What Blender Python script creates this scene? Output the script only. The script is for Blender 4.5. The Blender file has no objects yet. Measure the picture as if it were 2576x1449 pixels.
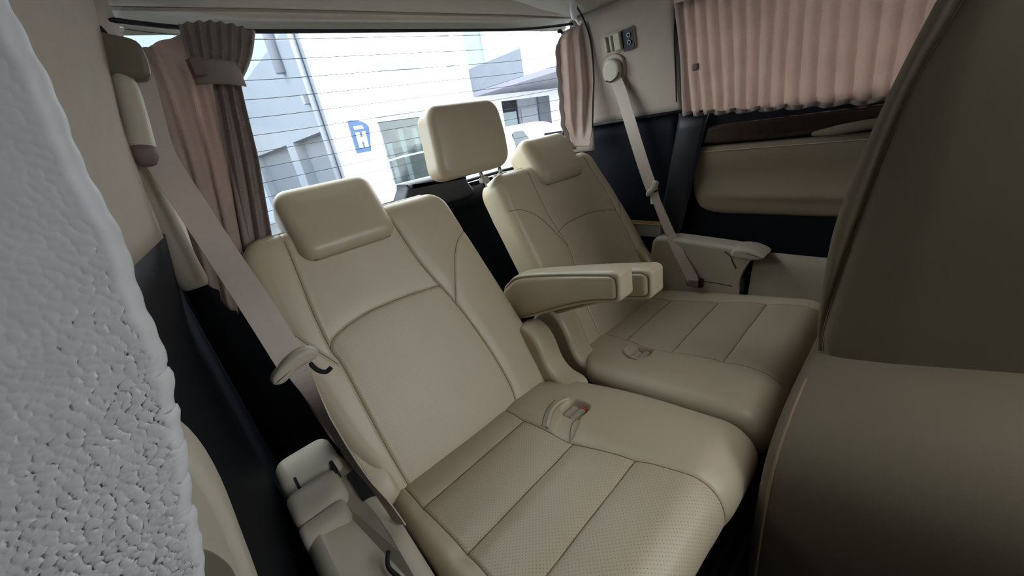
import bpy, math
import numpy as np
from mathutils import Matrix, Vector

# ------------------------------------------------------------------ camera, world, light, exposure
scene = bpy.context.scene
COL = scene.collection
cam_d = bpy.data.cameras.new('camera')
cam_d.sensor_width = 36.0
cam_d.lens = 36.0 * 948.0 / 2576.0
cam_d.clip_start = 0.01
cam = bpy.data.objects.new('camera', cam_d)
COL.objects.link(cam)
cam.matrix_world = Matrix(((0.725, 0.376, -0.577, 0.0),
                           (-0.668, 0.182, -0.722, 0.0),
                           (-0.167, 0.909, 0.383, 1.15),
                           (0, 0, 0, 1)))
_m = cam.matrix_world.to_quaternion().normalized()
cam.rotation_mode = 'QUATERNION'
cam.rotation_quaternion = _m
cam.location = (0, 0, 1.15)
scene.camera = cam

world = bpy.data.worlds.new('overcast_sky')
scene.world = world
world.use_nodes = True
_bg = world.node_tree.nodes['Background']
_bg.inputs['Color'].default_value = (0.93, 0.965, 1.0, 1)
_bg.inputs['Strength'].default_value = 3.2

scene.view_settings.view_transform = 'Standard'
scene.view_settings.look = 'None'
scene.view_settings.gamma = 1.0
scene.view_settings.use_curve_mapping = False
scene.view_settings.exposure = 1.4
scene.cycles.use_denoising = True
scene.cycles.max_bounces = 10
scene.cycles.diffuse_bounces = 6
scene.cycles.transparent_max_bounces = 16

# ------------------------------------------------------------------ materials
MATS = {}


def s2l(c):
    return tuple((x / 12.92 if x <= 0.04045 else ((x + 0.055) / 1.055) ** 2.4) for x in c)


def rgb(r, g, b):
    return s2l((r / 255.0, g / 255.0, b / 255.0)) + (1.0,)


def mat(name, col, rough=0.5, noise=0.0, nscale=30.0, bump=0.0, bscale=400.0, btype='NOISE', metal=0.0,
        spec=0.5, perf=0.0, trans=0.0, bdist=0.002, sheen=0.0, coat=0.0):
    m = bpy.data.materials.new(name)
    m.use_nodes = True
    nt = m.node_tree
    N, L = nt.nodes, nt.links
    p = N['Principled BSDF']
    p.inputs['Base Color'].default_value = col
    p.inputs['Roughness'].default_value = rough
    p.inputs['Metallic'].default_value = metal
    p.inputs['Specular IOR Level'].default_value = spec
    if sheen:
        p.inputs['Sheen Weight'].default_value = sheen
    if coat:
        p.inputs['Coat Weight'].default_value = coat
        p.inputs['Coat Roughness'].default_value = 0.08
    tc = N.new('ShaderNodeTexCoord')
    colsock = None
    if noise:
        nz = N.new('ShaderNodeTexNoise')
        nz.inputs['Scale'].default_value = nscale
        nz.inputs['Detail'].default_value = 5
        L.new(tc.outputs['Object'], nz.inputs['Vector'])
        hs = N.new('ShaderNodeMix')
        hs.data_type = 'RGBA'
        hs.inputs['A'].default_value = tuple(c * (1 - noise) for c in col[:3]) + (1,)
        hs.inputs['B'].default_value = tuple(min(1, c * (1 + noise)) for c in col[:3]) + (1,)
        L.new(nz.outputs['Fac'], hs.inputs['Factor'])
        colsock = hs.outputs['Result']
    if perf:
        mp = N.new('ShaderNodeMapping')
        mp.inputs['Scale'].default_value = (1 / 0.0062, 1 / 0.0062, 1)
        mp.inputs['Rotation'].default_value = (0, 0, math.radians(45))
        L.new(tc.outputs['UV'], mp.inputs['Vector'])
        fr = N.new('ShaderNodeVectorMath')
        fr.operation = 'FRACTION'
        L.new(mp.outputs['Vector'], fr.inputs[0])
        ds = N.new('ShaderNodeVectorMath')
        ds.operation = 'DISTANCE'
        L.new(fr.outputs['Vector'], ds.inputs[0])
        ds.inputs[1].default_value = (0.5, 0.5, 0)
        th = N.new('ShaderNodeMath')
        th.operation = 'LESS_THAN'
        L.new(ds.outputs['Value'], th.inputs[0])
        th.inputs[1].default_value = 0.125
        mx = N.new('ShaderNodeMix')
        mx.data_type = 'RGBA'
        L.new(th.outputs['Value'], mx.inputs['Factor'])
        if colsock is not None:
            L.new(colsock, mx.inputs['A'])
        else:
            mx.inputs['A'].default_value = col
        mx.inputs['B'].default_value = tuple(c * (1 - perf) for c in col[:3]) + (1,)
        colsock = mx.outputs['Result']
    if colsock is not None:
        L.new(colsock, p.inputs['Base Color'])
    if bump:
        if btype == 'VORONOI':
            bt = N.new('ShaderNodeTexVoronoi')
            out = 'Distance'
        else:
            bt = N.new('ShaderNodeTexNoise')
            bt.inputs['Detail'].default_value = 3
            out = 'Fac'
        bt.inputs['Scale'].default_value = bscale
        L.new(tc.outputs['Object'], bt.inputs['Vector'])
        bp = N.new('ShaderNodeBump')
        bp.inputs['Strength'].default_value = bump
        bp.inputs['Distance'].default_value = bdist
        L.new(bt.outputs[out], bp.inputs['Height'])
        L.new(bp.outputs['Normal'], p.inputs['Normal'])
    if trans:
        tr = N.new('ShaderNodeBsdfTranslucent')
        if colsock is not None:
            L.new(colsock, tr.inputs['Color'])
        else:
            tr.inputs['Color'].default_value = col
        ms = N.new('ShaderNodeMixShader')
        ms.inputs['Fac'].default_value = trans
        L.new(p.outputs['BSDF'], ms.inputs[1])
        L.new(tr.outputs['BSDF'], ms.inputs[2])
        L.new(ms.outputs['Shader'], N['Material Output'].inputs['Surface'])
    MATS[name] = m
    return m


def glass_mat(name, tint, refl=0.06):
    m = bpy.data.materials.new(name)
    m.use_nodes = True
    N, L = m.node_tree.nodes, m.node_tree.links
    N.remove(N['Principled BSDF'])
    t = N.new('ShaderNodeBsdfTransparent')
    t.inputs['Color'].default_value = tint
    g = N.new('ShaderNodeBsdfGlossy')
    g.inputs['Roughness'].default_value = 0.02
    x = N.new('ShaderNodeMixShader')
    x.inputs['Fac'].default_value = refl
    L.new(t.outputs['BSDF'], x.inputs[1])
    L.new(g.outputs['BSDF'], x.inputs[2])
    L.new(x.outputs['Shader'], N['Material Output'].inputs['Surface'])
    MATS[name] = m


def curtain_mat(name, col, trans):
    # woven cloth: fine horizontal threads as bump, light comes through
    m = mat(name, col, rough=0.9, noise=0.10, nscale=14, trans=trans, spec=0.1)
    nt = m.node_tree
    N, L = nt.nodes, nt.links
    tc = N.new('ShaderNodeTexCoord')
    wv = N.new('ShaderNodeTexWave')
    wv.bands_direction = 'Z'
    wv.inputs['Scale'].default_value = 130
    wv.inputs['Distortion'].default_value = 1.2
    L.new(tc.outputs['Object'], wv.inputs['Vector'])
    bp = N.new('ShaderNodeBump')
    bp.inputs['Strength'].default_value = 0.5
    bp.inputs['Distance'].default_value = 0.0015
    L.new(wv.outputs['Fac'], bp.inputs['Height'])
    L.new(bp.outputs['Normal'], N['Principled BSDF'].inputs['Normal'])


LEA = (0.49, 0.415, 0.292, 1)
mat('leather', LEA, rough=0.38, noise=0.05, nscale=9, bump=0.12, bscale=650, btype='VORONOI', bdist=0.0008)
mat('leather_perforated', LEA, rough=0.42, noise=0.05, nscale=9, bump=0.10, bscale=650, btype='VORONOI', bdist=0.0008, perf=0.62)
mat('leather_fine_perforated', LEA, rough=0.42, noise=0.05, nscale=9, bump=0.10, bscale=650, btype='VORONOI', bdist=0.0008, perf=0.28)
mat('leather_shaded', (0.145, 0.117, 0.082, 1), rough=0.65, spec=0.16, noise=0.06, nscale=9, bump=0.15, bscale=500, btype='VORONOI', bdist=0.0008)  # darker copy of the seat leather, shade put into the colour
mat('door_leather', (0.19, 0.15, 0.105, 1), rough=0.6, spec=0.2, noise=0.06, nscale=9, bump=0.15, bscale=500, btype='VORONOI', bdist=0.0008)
mat('sill_beige', (0.27, 0.235, 0.18, 1), rough=0.6, noise=0.06, nscale=12)
mat('thread', (0.20, 0.145, 0.09, 1), rough=0.8)
mat('beige_plastic', (0.42, 0.38, 0.30, 1), rough=0.5, noise=0.06, nscale=12, bump=0.08, bscale=700)
mat('headliner', (0.42, 0.385, 0.325, 1), rough=0.95, noise=0.06, nscale=40, bump=0.25, bscale=900, spec=0.1)
mat('pillar_cloth', (0.41, 0.35, 0.292, 1), rough=0.9, noise=0.06, nscale=30, bump=0.2, bscale=900, spec=0.15)
mat('black_plastic', (0.012, 0.0135, 0.018, 1), rough=0.42, noise=0.1, nscale=20, bump=0.12, bscale=900, spec=0.3)
mat('black_soft', (0.006, 0.0072, 0.0105, 1), rough=0.62, noise=0.12, nscale=12, spec=0.08)
mat('void_black', (0.008, 0.008, 0.009, 1), rough=0.9)
mat('carpet', (0.06, 0.063, 0.08, 1), rough=0.95, noise=0.5, nscale=300, bump=0.6, bscale=600)
mat('mat_rib', (0.16, 0.165, 0.20, 1), rough=0.85, noise=0.6, nscale=260, bump=0.5, bscale=500)
mat('wood_trim', (0.022, 0.012, 0.009, 1), rough=0.18, noise=0.35, nscale=10)
mat('belt_web', (0.47, 0.395, 0.345, 1), rough=0.75, noise=0.05, nscale=60, bump=0.25, bscale=900, spec=0.2)
mat('olive_shade_plastic', (0.15, 0.135, 0.095, 1), rough=0.5, noise=0.06, nscale=12)  # shading of the belt guide cover put into the plastic colour
mat('belt_end', (0.16, 0.11, 0.10, 1), rough=0.7)
mat('chrome', (0.8, 0.8, 0.82, 1), rough=0.15, metal=1.0)
mat('steel', (0.35, 0.37, 0.40, 1), rough=0.35, metal=0.85)
mat('brass', (0.4, 0.28, 0.12, 1), rough=0.4, metal=0.8)
mat('red_button', (0.75, 0.02, 0.015, 1), rough=0.4)
mat('white_label', (0.8, 0.82, 0.85, 1), rough=0.5)
mat('clear_hook', (0.85, 0.87, 0.9, 1), rough=0.1, spec=0.9)
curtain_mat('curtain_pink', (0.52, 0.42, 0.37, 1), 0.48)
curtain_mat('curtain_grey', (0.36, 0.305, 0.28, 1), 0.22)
glass_mat('car_glass', (0.93, 0.96, 0.97, 1), 0.04)
glass_mat('house_glass', (0.80, 0.86, 0.86, 1), 0.05)
mat('defroster', (0.02, 0.018, 0.018, 1), rough=0.6)
# outside
mat('white_render', (0.88, 0.88, 0.88, 1), rough=0.9, noise=0.02, nscale=1.5)
mat('shaded_render', (0.144, 0.166, 0.194, 1), rough=0.9, noise=0.06, nscale=0.8)  # side wall of the white house, its shadow put into the colour
mat('pale_blue_render', (0.223, 0.259, 0.302, 1), rough=0.9, noise=0.07, nscale=0.8)
mat('balcony_grey', (0.125, 0.142, 0.168, 1), rough=0.9)
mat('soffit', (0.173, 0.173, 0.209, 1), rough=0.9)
mat('shutter_grey', (0.094, 0.108, 0.130, 1), rough=0.7, noise=0.08, nscale=3)
mat('dark_room', (0.012, 0.014, 0.019, 1), rough=0.9)
mat('room_green', (0.040, 0.055, 0.052, 1), rough=0.9, noise=0.45, nscale=2.2)
mat('reflection_grey', (0.17, 0.19, 0.19, 1), rough=0.8)
mat('pipe_grey', (0.230, 0.245, 0.281, 1), rough=0.6)
mat('frame_grey', (0.202, 0.209, 0.238, 1), rough=0.5)
mat('teal_glass', (0.130, 0.180, 0.194, 1), rough=0.25)
mat('sign_blue', (0.018, 0.058, 0.145, 1), rough=0.4)
mat('sign_white', (0.9, 0.9, 0.9, 1), rough=0.5)
mat('asphalt', (0.144, 0.151, 0.166, 1), rough=0.95, noise=0.15, nscale=4)
mat('car_white', (0.9, 0.9, 0.9, 1), rough=0.25, coat=0.5)
mat('car_window', (0.03, 0.04, 0.05, 1), rough=0.08)
mat('tyre', (0.02, 0.02, 0.02, 1), rough=0.8)


def grain_mat():
    # pale grey trim, close to the lens: wrinkled grain as bump relief
    m = bpy.data.materials.new('grey_grain')
    m.use_nodes = True
    N, L = m.node_tree.nodes, m.node_tree.links
    p = N['Principled BSDF']
    p.inputs['Roughness'].default_value = 0.55
    tc = N.new('ShaderNodeTexCoord')
    nz = N.new('ShaderNodeTexNoise')
    nz.inputs['Scale'].default_value = 60
    nz.inputs['Detail'].default_value = 4
    L.new(tc.outputs['Object'], nz.inputs['Vector'])
    cr = N.new('ShaderNodeMix')
    cr.data_type = 'RGBA'
    cr.inputs['A'].default_value = (0.49, 0.485, 0.48, 1)
    cr.inputs['B'].default_value = (0.60, 0.60, 0.605, 1)
    L.new(nz.outputs['Fac'], cr.inputs['Factor'])
    L.new(cr.outputs['Result'], p.inputs['Base Color'])
    MATS['grey_grain'] = m


grain_mat()

# ------------------------------------------------------------------ object helpers
BASE = {}


def tag(o, label=None, cat=None, group=None, kind=None):
    if label:
        o['label'] = label
    if cat:
        o['category'] = cat
    if group:
        o['group'] = group
    if kind:
        o['kind'] = kind
    return o


def thing(name, loc, label, cat, group=None):
    o = bpy.data.objects.new(name, None)
    o.empty_display_size = 0.05
    COL.objects.link(o)
    o.location = loc
    BASE[o.name] = np.array(loc, float)
    return tag(o, label, cat, group)


def mesh_obj(name, verts, faces, material, parent=None, smooth=True, uv=None, label=None, kind=None):
    """verts in world coordinates; a child keeps the origin of its thing"""
    v = np.asarray(verts, float)
    base = BASE[parent.name] if parent is not None else np.zeros(3)
    v = v - base
    me = bpy.data.meshes.new(name)
    if isinstance(faces, np.ndarray):
        n, k = faces.shape
        me.vertices.add(len(v))
        me.vertices.foreach_set('co', v.ravel())
        me.loops.add(n * k)
        me.loops.foreach_set('vertex_index', faces.ravel().astype(np.int32))
        me.polygons.add(n)
        me.polygons.foreach_set('loop_start', np.arange(0, n * k, k, dtype=np.int32))
        me.update(calc_edges=True)
    else:
        me.from_pydata([tuple(q) for q in v], [], [tuple(int(i) for i in f) for f in faces])
    me.validate()
    if uv is not None:
        lay = me.uv_layers.new(name='UVMap')
        idx = np.empty(len(me.loops), np.int32)
        me.loops.foreach_get('vertex_index', idx)
        lay.data.foreach_set('uv', np.asarray(uv, np.float32)[idx].ravel())
    me.polygons.foreach_set('use_smooth', np.full(len(me.polygons), bool(smooth)))
    me.materials.append(MATS[material])
    o = bpy.data.objects.new(name, me)
    COL.objects.link(o)
    if parent is not None:
        o.parent = parent
        BASE[o.name] = base
    else:
        BASE[o.name] = np.zeros(3)
    if label:
        o['label'] = label
    if kind:
        o['kind'] = kind
    return o


def ccw_fix(o):
    import bmesh
    bm = bmesh.new()
    bm.from_mesh(o.data)
    bmesh.ops.recalc_face_normals(bm, faces=bm.faces)
    bm.to_mesh(o.data)
    bm.free()
    return o


def box(name, lo, hi, material, parent=None, bev=0.0, **k):
    (x0, y0, z0), (x1, y1, z1) = lo, hi
    if bev > 0:
        pts = rrect(x0, x1, y0, y1, min(bev, (x1 - x0) * .49, (y1 - y0) * .49), 4)
        return rext(name, pts, z0, z1, bev, lambda a, b, w: np.stack([a, b, w], -1), material, parent, **k)
    v = [(x0, y0, z0), (x1, y0, z0), (x1, y1, z0), (x0, y1, z0), (x0, y0, z1), (x1, y0, z1), (x1, y1, z1), (x0, y1, z1)]
    f = [(0, 3, 2, 1), (4, 5, 6, 7), (0, 1, 5, 4), (1, 2, 6, 5), (2, 3, 7, 6), (3, 0, 4, 7)]
    k.setdefault('smooth', False)
    return mesh_obj(name, v, f, material, parent, **k)


def rrect(x0, x1, y0, y1, r, n=5):
    out = []
    for cx, cy, a0 in ((x1 - r, y1 - r, 0), (x0 + r, y1 - r, 90), (x0 + r, y0 + r, 180), (x1 - r, y0 + r, 270)):
        for i in range(n + 1):
            a = math.radians(a0 + 90.0 * i / n)
            out.append((cx + r * math.cos(a), cy + r * math.sin(a)))
    return np.array(out)


def spline(pts, n=8, closed=False):
    """Catmull-Rom"""
    P = np.asarray(pts, float)
    m = len(P)
    out = []
    for i in range(m if closed else m - 1):
        if closed:
            p0, p1, p2, p3 = P[(i - 1) % m], P[i], P[(i + 1) % m], P[(i + 2) % m]
        else:
            p0, p1, p2, p3 = P[max(i - 1, 0)], P[i], P[i + 1], P[min(i + 2, m - 1)]
        for t in np.linspace(0, 1, n, endpoint=False):
            out.append(0.5 * ((2 * p1) + (-p0 + p2) * t + (2 * p0 - 5 * p1 + 4 * p2 - p3) * t * t
                              + (-p0 + 3 * p1 - 3 * p2 + p3) * t ** 3))
    if not closed:
        out.append(P[-1])
    return np.array(out)


def rext(name, outline, w0, w1, bev, fmap, material, parent=None, steps=4, smooth=True, **k):
    """closed 2-D outline (counter-clockwise or not) extruded from w0 to w1 with rounded rims"""
    P = np.asarray(outline, float)
    n = len(P)
    area = 0.5 * np.sum(P[:, 0] * np.roll(P[:, 1], -1) - np.roll(P[:, 0], -1) * P[:, 1])
    if area < 0:
        P = P[::-1]
    t = np.roll(P, -1, 0) - np.roll(P, 1, 0)
    t /= (np.linalg.norm(t, axis=1, keepdims=True) + 1e-12)
    inn = np.stack([-t[:, 1], t[:, 0]], -1)
    rings = []
    if bev > 0:
        for i in range(steps + 1):
            a = math.pi / 2 * i / steps
            rings.append((bev * (1 - math.sin(a)), w0 + bev * (1 - math.cos(a))))
        for i in range(steps + 1):
            a = math.pi / 2 * i / steps
            rings.append((bev * (1 - math.cos(a)), w1 - bev * (1 - math.sin(a))))
    else:
        rings = [(0, w0), (0, w1)]
    V, F = [], []
    for ins, w in rings:
        q = P + inn * ins
        V.append(fmap(q[:, 0], q[:, 1], np.full(n, w)))
    for r in range(len(rings) - 1):
        for i in range(n):
            j = (i + 1) % n
            F.append((r * n + i, r * n + j, (r + 1) * n + j, (r + 1) * n + i))
    V = np.concatenate(V)
    F.append(tuple(range(n - 1, -1, -1)))
    F.append(tuple((len(rings) - 1) * n + i for i in range(n)))
    o = mesh_obj(name, V, F, material, parent, smooth=smooth, **k)
    ccw_fix(o)
    # flat caps
    if smooth:
        big = [p for p in o.data.polygons if len(p.vertices) > 4]
        for p in big:
            p.use_smooth = False
    return o


def XZ(y0=0):  # outline (x,z), w along y
    return lambda a, b, w: np.stack([a, w, b], -1)


def YZ():      # outline (y,z), w along x
    return lambda a, b, w: np.stack([w, a, b], -1)


def XY():
    return lambda a, b, w: np.stack([a, b, w], -1)


def tube(name, path, rad, material, parent=None, n=8, closed=False, **k):
    P = np.asarray(path, float)
    m = len(P)
    rad = np.full(m, rad) if np.isscalar(rad) else np.asarray(rad)
    T = np.gradient(P, axis=0)
    T /= np.linalg.norm(T, axis=1, keepdims=True) + 1e-12
    up = np.array([0.0, 0.0, 1.0]) if abs(T[0][2]) < 0.9 else np.array([1.0, 0, 0])
    V = []
    nrm = np.cross(T[0], up)
    nrm /= np.linalg.norm(nrm)
    for i in range(m):
        nrm = nrm - T[i] * (nrm @ T[i])
        nrm /= np.linalg.norm(nrm)
        bi = np.cross(T[i], nrm)
        for j in range(n):
            a = 2 * math.pi * j / n
            V.append(P[i] + rad[i] * (math.cos(a) * nrm + math.sin(a) * bi))
    F = []
    for i in range(m - 1):
        for j in range(n):
            F.append((i * n + j, i * n + (j + 1) % n, (i + 1) * n + (j + 1) % n, (i + 1) * n + j))
    F.append(tuple(range(n - 1, -1, -1)))
    F.append(tuple((m - 1) * n + j for j in range(n)))
    return mesh_obj(name, V, F, material, parent, **k)


def ribbon(name, path, wdir, width, thick, material, parent=None, **k):
    P = np.asarray(path, float)
    m = len(P)
    W = np.asarray(wdir, float)
    if W.ndim == 1:
        W = np.tile(W, (m, 1))
    width = np.full(m, width) if np.isscalar(width) else np.asarray(width)
    T = np.gradient(P, axis=0)
    T /= np.linalg.norm(T, axis=1, keepdims=True)
    W = W - T * np.sum(W * T, 1, keepdims=True)
    W /= np.linalg.norm(W, axis=1, keepdims=True)
    Nn = np.cross(T, W)
    V, F = [], []
    for i in range(m):
        for a, b in ((-.5, -.5), (.5, -.5), (.5, .5), (-.5, .5)):
            V.append(P[i] + W[i] * a * width[i] + Nn[i] * b * thick)
    for i in range(m - 1):
        for j in range(4):
            F.append((i * 4 + j, i * 4 + (j + 1) % 4, (i + 1) * 4 + (j + 1) % 4, (i + 1) * 4 + j))
    F.append((3, 2, 1, 0))
    F.append(tuple((m - 1) * 4 + j for j in range(4)))
    k.setdefault('smooth', False)
    return ccw_fix(mesh_obj(name, V, F, material, parent, **k))


def sheet(name, fn, nu, nv, material, parent=None, thick=0.0, **k):
    """parametric surface fn(u,v)->xyz, u,v in 0..1, optional thickness along its normal"""
    u, v = np.meshgrid(np.linspace(0, 1, nu), np.linspace(0, 1, nv))
    P = fn(u, v)
    idx = np.arange(nu * nv).reshape(nv, nu)
    F = np.stack([idx[:-1, :-1], idx[:-1, 1:], idx[1:, 1:], idx[1:, :-1]], -1).reshape(-1, 4)
    V = P.reshape(-1, 3)
    if thick:
        du = np.gradient(P, axis=1)
        dv = np.gradient(P, axis=0)
        nn = np.cross(du, dv)
        nn /= np.linalg.norm(nn, axis=-1, keepdims=True) + 1e-12
        V2 = (P + nn * thick).reshape(-1, 3)
        m = len(V)
        F2 = F[:, ::-1] + m
        b = np.concatenate([idx[0, :], idx[1:, -1], idx[-1, -2::-1], idx[-2:0:-1, 0]])
        c = np.roll(b, -1)
        F3 = np.stack([c, b, b + m, c + m], -1)
        V = np.concatenate([V, V2])
        F = np.concatenate([F, F2, F3])
    return mesh_obj(name, V, F, material, parent, **k)


# ------------------------------------------------------------------ upholstered bodies
def seg_dist(X, V, poly):
    d = np.full(X.shape, 9.0)
    P = np.asarray(poly, float)
    for i in range(len(P) - 1):
        a, b = P[i], P[i + 1]
        ab = b - a
        t = np.clip(((X - a[0]) * ab[0] + (V - a[1]) * ab[1]) / (ab @ ab), 0, 1)
        d = np.minimum(d, np.hypot(X - a[0] - t * ab[0], V - a[1] - t * ab[1]))
    return d


class Soft:
    """rounded upholstery: outline between edge curves eL(V), eR(V), V0..V1; seams are grooves; front face splits into panels"""

    def __init__(s, eL, eR, V0, V1, R, r, thk, rb, M3, seams=(), height=None, res=0.003):
        s.eL, s.eR, s.V0, s.V1 = eL, eR, V0, V1
        vm = (V0 + V1) / 2
        s.a = abs(float(eR(np.array([vm]))[0] - eL(np.array([vm]))[0])) / 2
        s.b = (V1 - V0) / 2
        s.R, s.r, s.thk, s.rb, s.M3 = R, r, thk, rb, M3
        s.seams, s.hf, s.res = seams, height, res

    def axis(s, a):
        ph = np.linspace(0, math.pi / 2, 9)
        e = s.r * (1 - np.cos(ph))
        n = max(2, int(round(2 * (a - s.r) / s.res)))
        inner = np.linspace(-a + s.r, a - s.r, n + 1)
        return np.concatenate([-a + e[:-1], inner, (a - e[:-1])[::-1]])

    def map2(s, x, y):
        V = y + (s.V0 + s.V1) / 2
        l, r = s.eL(V), s.eR(V)
        X = l + (x / s.a * 0.5 + 0.5) * (r - l)
        return X, V

    def edge(s, x, y):
        ax, ay = np.abs(x), np.abs(y)
        e = np.minimum(s.a - ax, s.b - ay)
        cx, cy = ax - (s.a - s.R), ay - (s.b - s.R)
        inc = (cx > 0) & (cy > 0)
        e = np.where(inc, s.R - np.hypot(np.maximum(cx, 0), np.maximum(cy, 0)), e)
        return np.clip(e, 0, None)

    def wval(s, X, V, e):
        q = np.clip(1 - e / s.r, 0, 1)
        w = -s.r * (1 - np.sqrt(1 - q * q))
        for sm in s.seams:
            poly, dep, wid = sm[0], sm[1], sm[2]
            d = seg_dist(X, V, poly)
            w = w - dep * np.exp(-(d / wid) ** 2)
            if len(sm) > 3:
                w = w - sm[3] * np.exp(-(d / 0.022) ** 2)
        if s.hf is not None:
            w = w + s.hf(X, V, e)
        return w

    def at(s, X, V, lift=0.0):
        X, V = np.asarray(X, float), np.asarray(V, float)
        l, r = s.eL(V), s.eR(V)
        x = ((X - l) / (r - l) * 2 - 1) * s.a
        y = V - (s.V0 + s.V1) / 2
        return s.M3(X, V, s.wval(X, V, s.edge(x, y)) + lift)

    def build(s, parent, shell_name, material, panels=None, pmats=None):
        xs, ys = s.axis(s.a), s.axis(s.b)
        x, y = np.meshgrid(xs, ys)
        dx = np.clip((np.abs(x) - (s.a - s.R)) / s.R, 0, 1)
        dy = np.clip((np.abs(y) - (s.b - s.R)) / s.R, 0, 1)
        x2 = np.where(dx > 0, np.sign(x) * ((s.a - s.R) + s.R * dx * np.sqrt(1 - dy * dy / 2)), x)
        y2 = np.where(dy > 0, np.sign(y) * ((s.b - s.R) + s.R * dy * np.sqrt(1 - dx * dx / 2)), y)
        e = s.edge(x2, y2)
        X, V = s.map2(x2, y2)
        w = s.wval(X, V, e)
        P = s.M3(X, V, w)
        ny, nx = x.shape
        idx = np.arange(nx * ny).reshape(ny, nx)
        F = np.stack([idx[:-1, :-1], idx[:-1, 1:], idx[1:, 1:], idx[1:, :-1]], -1).reshape(-1, 4)
        Vt = P.reshape(-1, 3)
        uv = np.stack([X, V], -1).reshape(-1, 2)
        # orientation
        p0, p1, p2 = Vt[F[len(F) // 2 + nx // 2][:3]]
        c = s.M3(np.array([uv[F[len(F) // 2 + nx // 2][0]][0]]), np.array([uv[F[len(F) // 2 + nx // 2][0]][1]]), np.array([0.05]))[0] - \
            s.M3(np.array([uv[F[len(F) // 2 + nx // 2][0]][0]]), np.array([uv[F[len(F) // 2 + nx // 2][0]][1]]), np.array([0.0]))[0]
        flip = np.dot(np.cross(p1 - p0, p2 - p0), c) < 0
        if flip:
            F = F[:, ::-1]
        # shell: sides and back
        per = np.concatenate([idx[0, :], idx[1:, -1], idx[-1, -2::-1], idx[-2:0:-1, 0]])
        bx, by = x2.ravel()[per], y2.ravel()[per]
        bw = w.ravel()[per]
        m = len(per)
        rings = [P.reshape(-1, 3)[per]]
        ruv = [uv[per]]
        Xb, Vb = s.map2(bx, by)
        hb = bw + s.r
        for k in (0.5, 1.0):
            rings.append(s.M3(Xb, Vb, bw + (-(s.thk - s.rb) - (-s.r)) * k))
            ruv.append(uv[per])
        for ph in np.linspace(0, math.pi / 2, 5)[1:]:
            ins = s.rb * (1 - math.cos(ph))
            Xi, Vi = s.map2(bx * (1 - ins / s.a), by * (1 - ins / s.b))
            rings.append(s.M3(Xi, Vi, hb - (s.thk - s.rb) - s.rb * math.sin(ph)))
            ruv.append(np.stack([Xi, Vi], -1))
        Xi, Vi = s.map2(bx * 0.5, by * 0.5)
        rings.append(s.M3(Xi, Vi, np.full(m, -s.thk)))
        ruv.append(np.stack([Xi, Vi], -1))
        Xc, Vc = s.map2(np.array([0.0]), np.array([0.0]))
        SV = np.concatenate(rings + [s.M3(Xc, Vc, np.array([-s.thk]))])
        SU = np.concatenate(ruv + [np.stack([Xc, Vc], -1)])
        SF = []
        for k in range(len(rings) - 1):
            for i in range(m):
                j = (i + 1) % m
                q = (k * m + i, (k + 1) * m + i, (k + 1) * m + j, k * m + j)
                SF.append(q if not flip else q[::-1])
        k = len(rings) - 1
        for i in range(m):
            q = (k * m + i, len(SV) - 1, k * m + (i + 1) % m)
            SF.append(q if not flip else q[::-1])
        if panels is None:
            off = len(Vt)
            allF = [tuple(f) for f in F] + [tuple(int(i) + off for i in f) for f in SF]
            return mesh_obj(shell_name, np.concatenate([Vt, SV]), allF, material, parent, uv=np.concatenate([uv, SU])), {}
        shell = mesh_obj(shell_name, SV, SF, material, parent, uv=SU)
        fc = uv[F].mean(1)
        names, ids = panels(fc[:, 0], fc[:, 1])
        out = {}
        for i, nm in enumerate(names):
            sel = F[ids == i]
            if len(sel) == 0:
                continue
            uq, inv = np.unique(sel, return_inverse=True)
            pm = (pmats or {}).get(nm, material)
            out[nm + str(i)] = mesh_obj(nm, Vt[uq], inv.reshape(sel.shape).astype(np.int64), pm, shell, uv=uv[uq])
        return shell, out

    def thread(s, parent, poly, rad=0.0011, material='thread', lift=0.0004, name='seam', n=None):
        P = np.asarray(poly, float)
        d = np.concatenate([[0], np.cumsum(np.hypot(*np.diff(P, axis=0).T))])
        k = n or max(6, int(d[-1] / 0.006))
        t = np.linspace(0, d[-1], k)
        X, V = np.interp(t, d, P[:, 0]), np.interp(t, d, P[:, 1])
        return tube(name, s.at(X, V, lift), rad, material, parent, n=5)


def const(c):
    return lambda V: np.full(np.shape(V), float(c))


def curve(vs, xs):
    vs, xs = np.array(vs, float), np.array(xs, float)
    # smooth interpolation through Catmull-Rom samples
    sp = spline(np.stack([vs, xs], -1), 10)
    return lambda V: np.interp(V, sp[:, 0], sp[:, 1])


def left_of(X, V, poly):
    """X left of an upward running polyline (extended vertically)"""
    P = np.asarray(poly, float)
    o = np.argsort(P[:, 1])
    return X < np.interp(V, P[o, 1], P[o, 0])


# plane of the reclined rear backrests
TH = math.atan2(0.28, 0.615)
BV = np.array([0, math.sin(TH), math.cos(TH)])
BN = np.array([0, -math.cos(TH), math.sin(TH)])
BP = np.array([0, 0.74, 0.40])


def back_map(X, V, w):
    bow = -0.010 * np.sin(np.clip((V) / 0.68, 0, 1) * math.pi) + 0.0
    W = w + bow
    X, V, W = np.broadcast_arrays(X, V, W)
    return BP + X[..., None] * np.array([1., 0, 0]) + V[..., None] * BV + W[..., None] * BN


PHI = math.radians(7.0)


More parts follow.
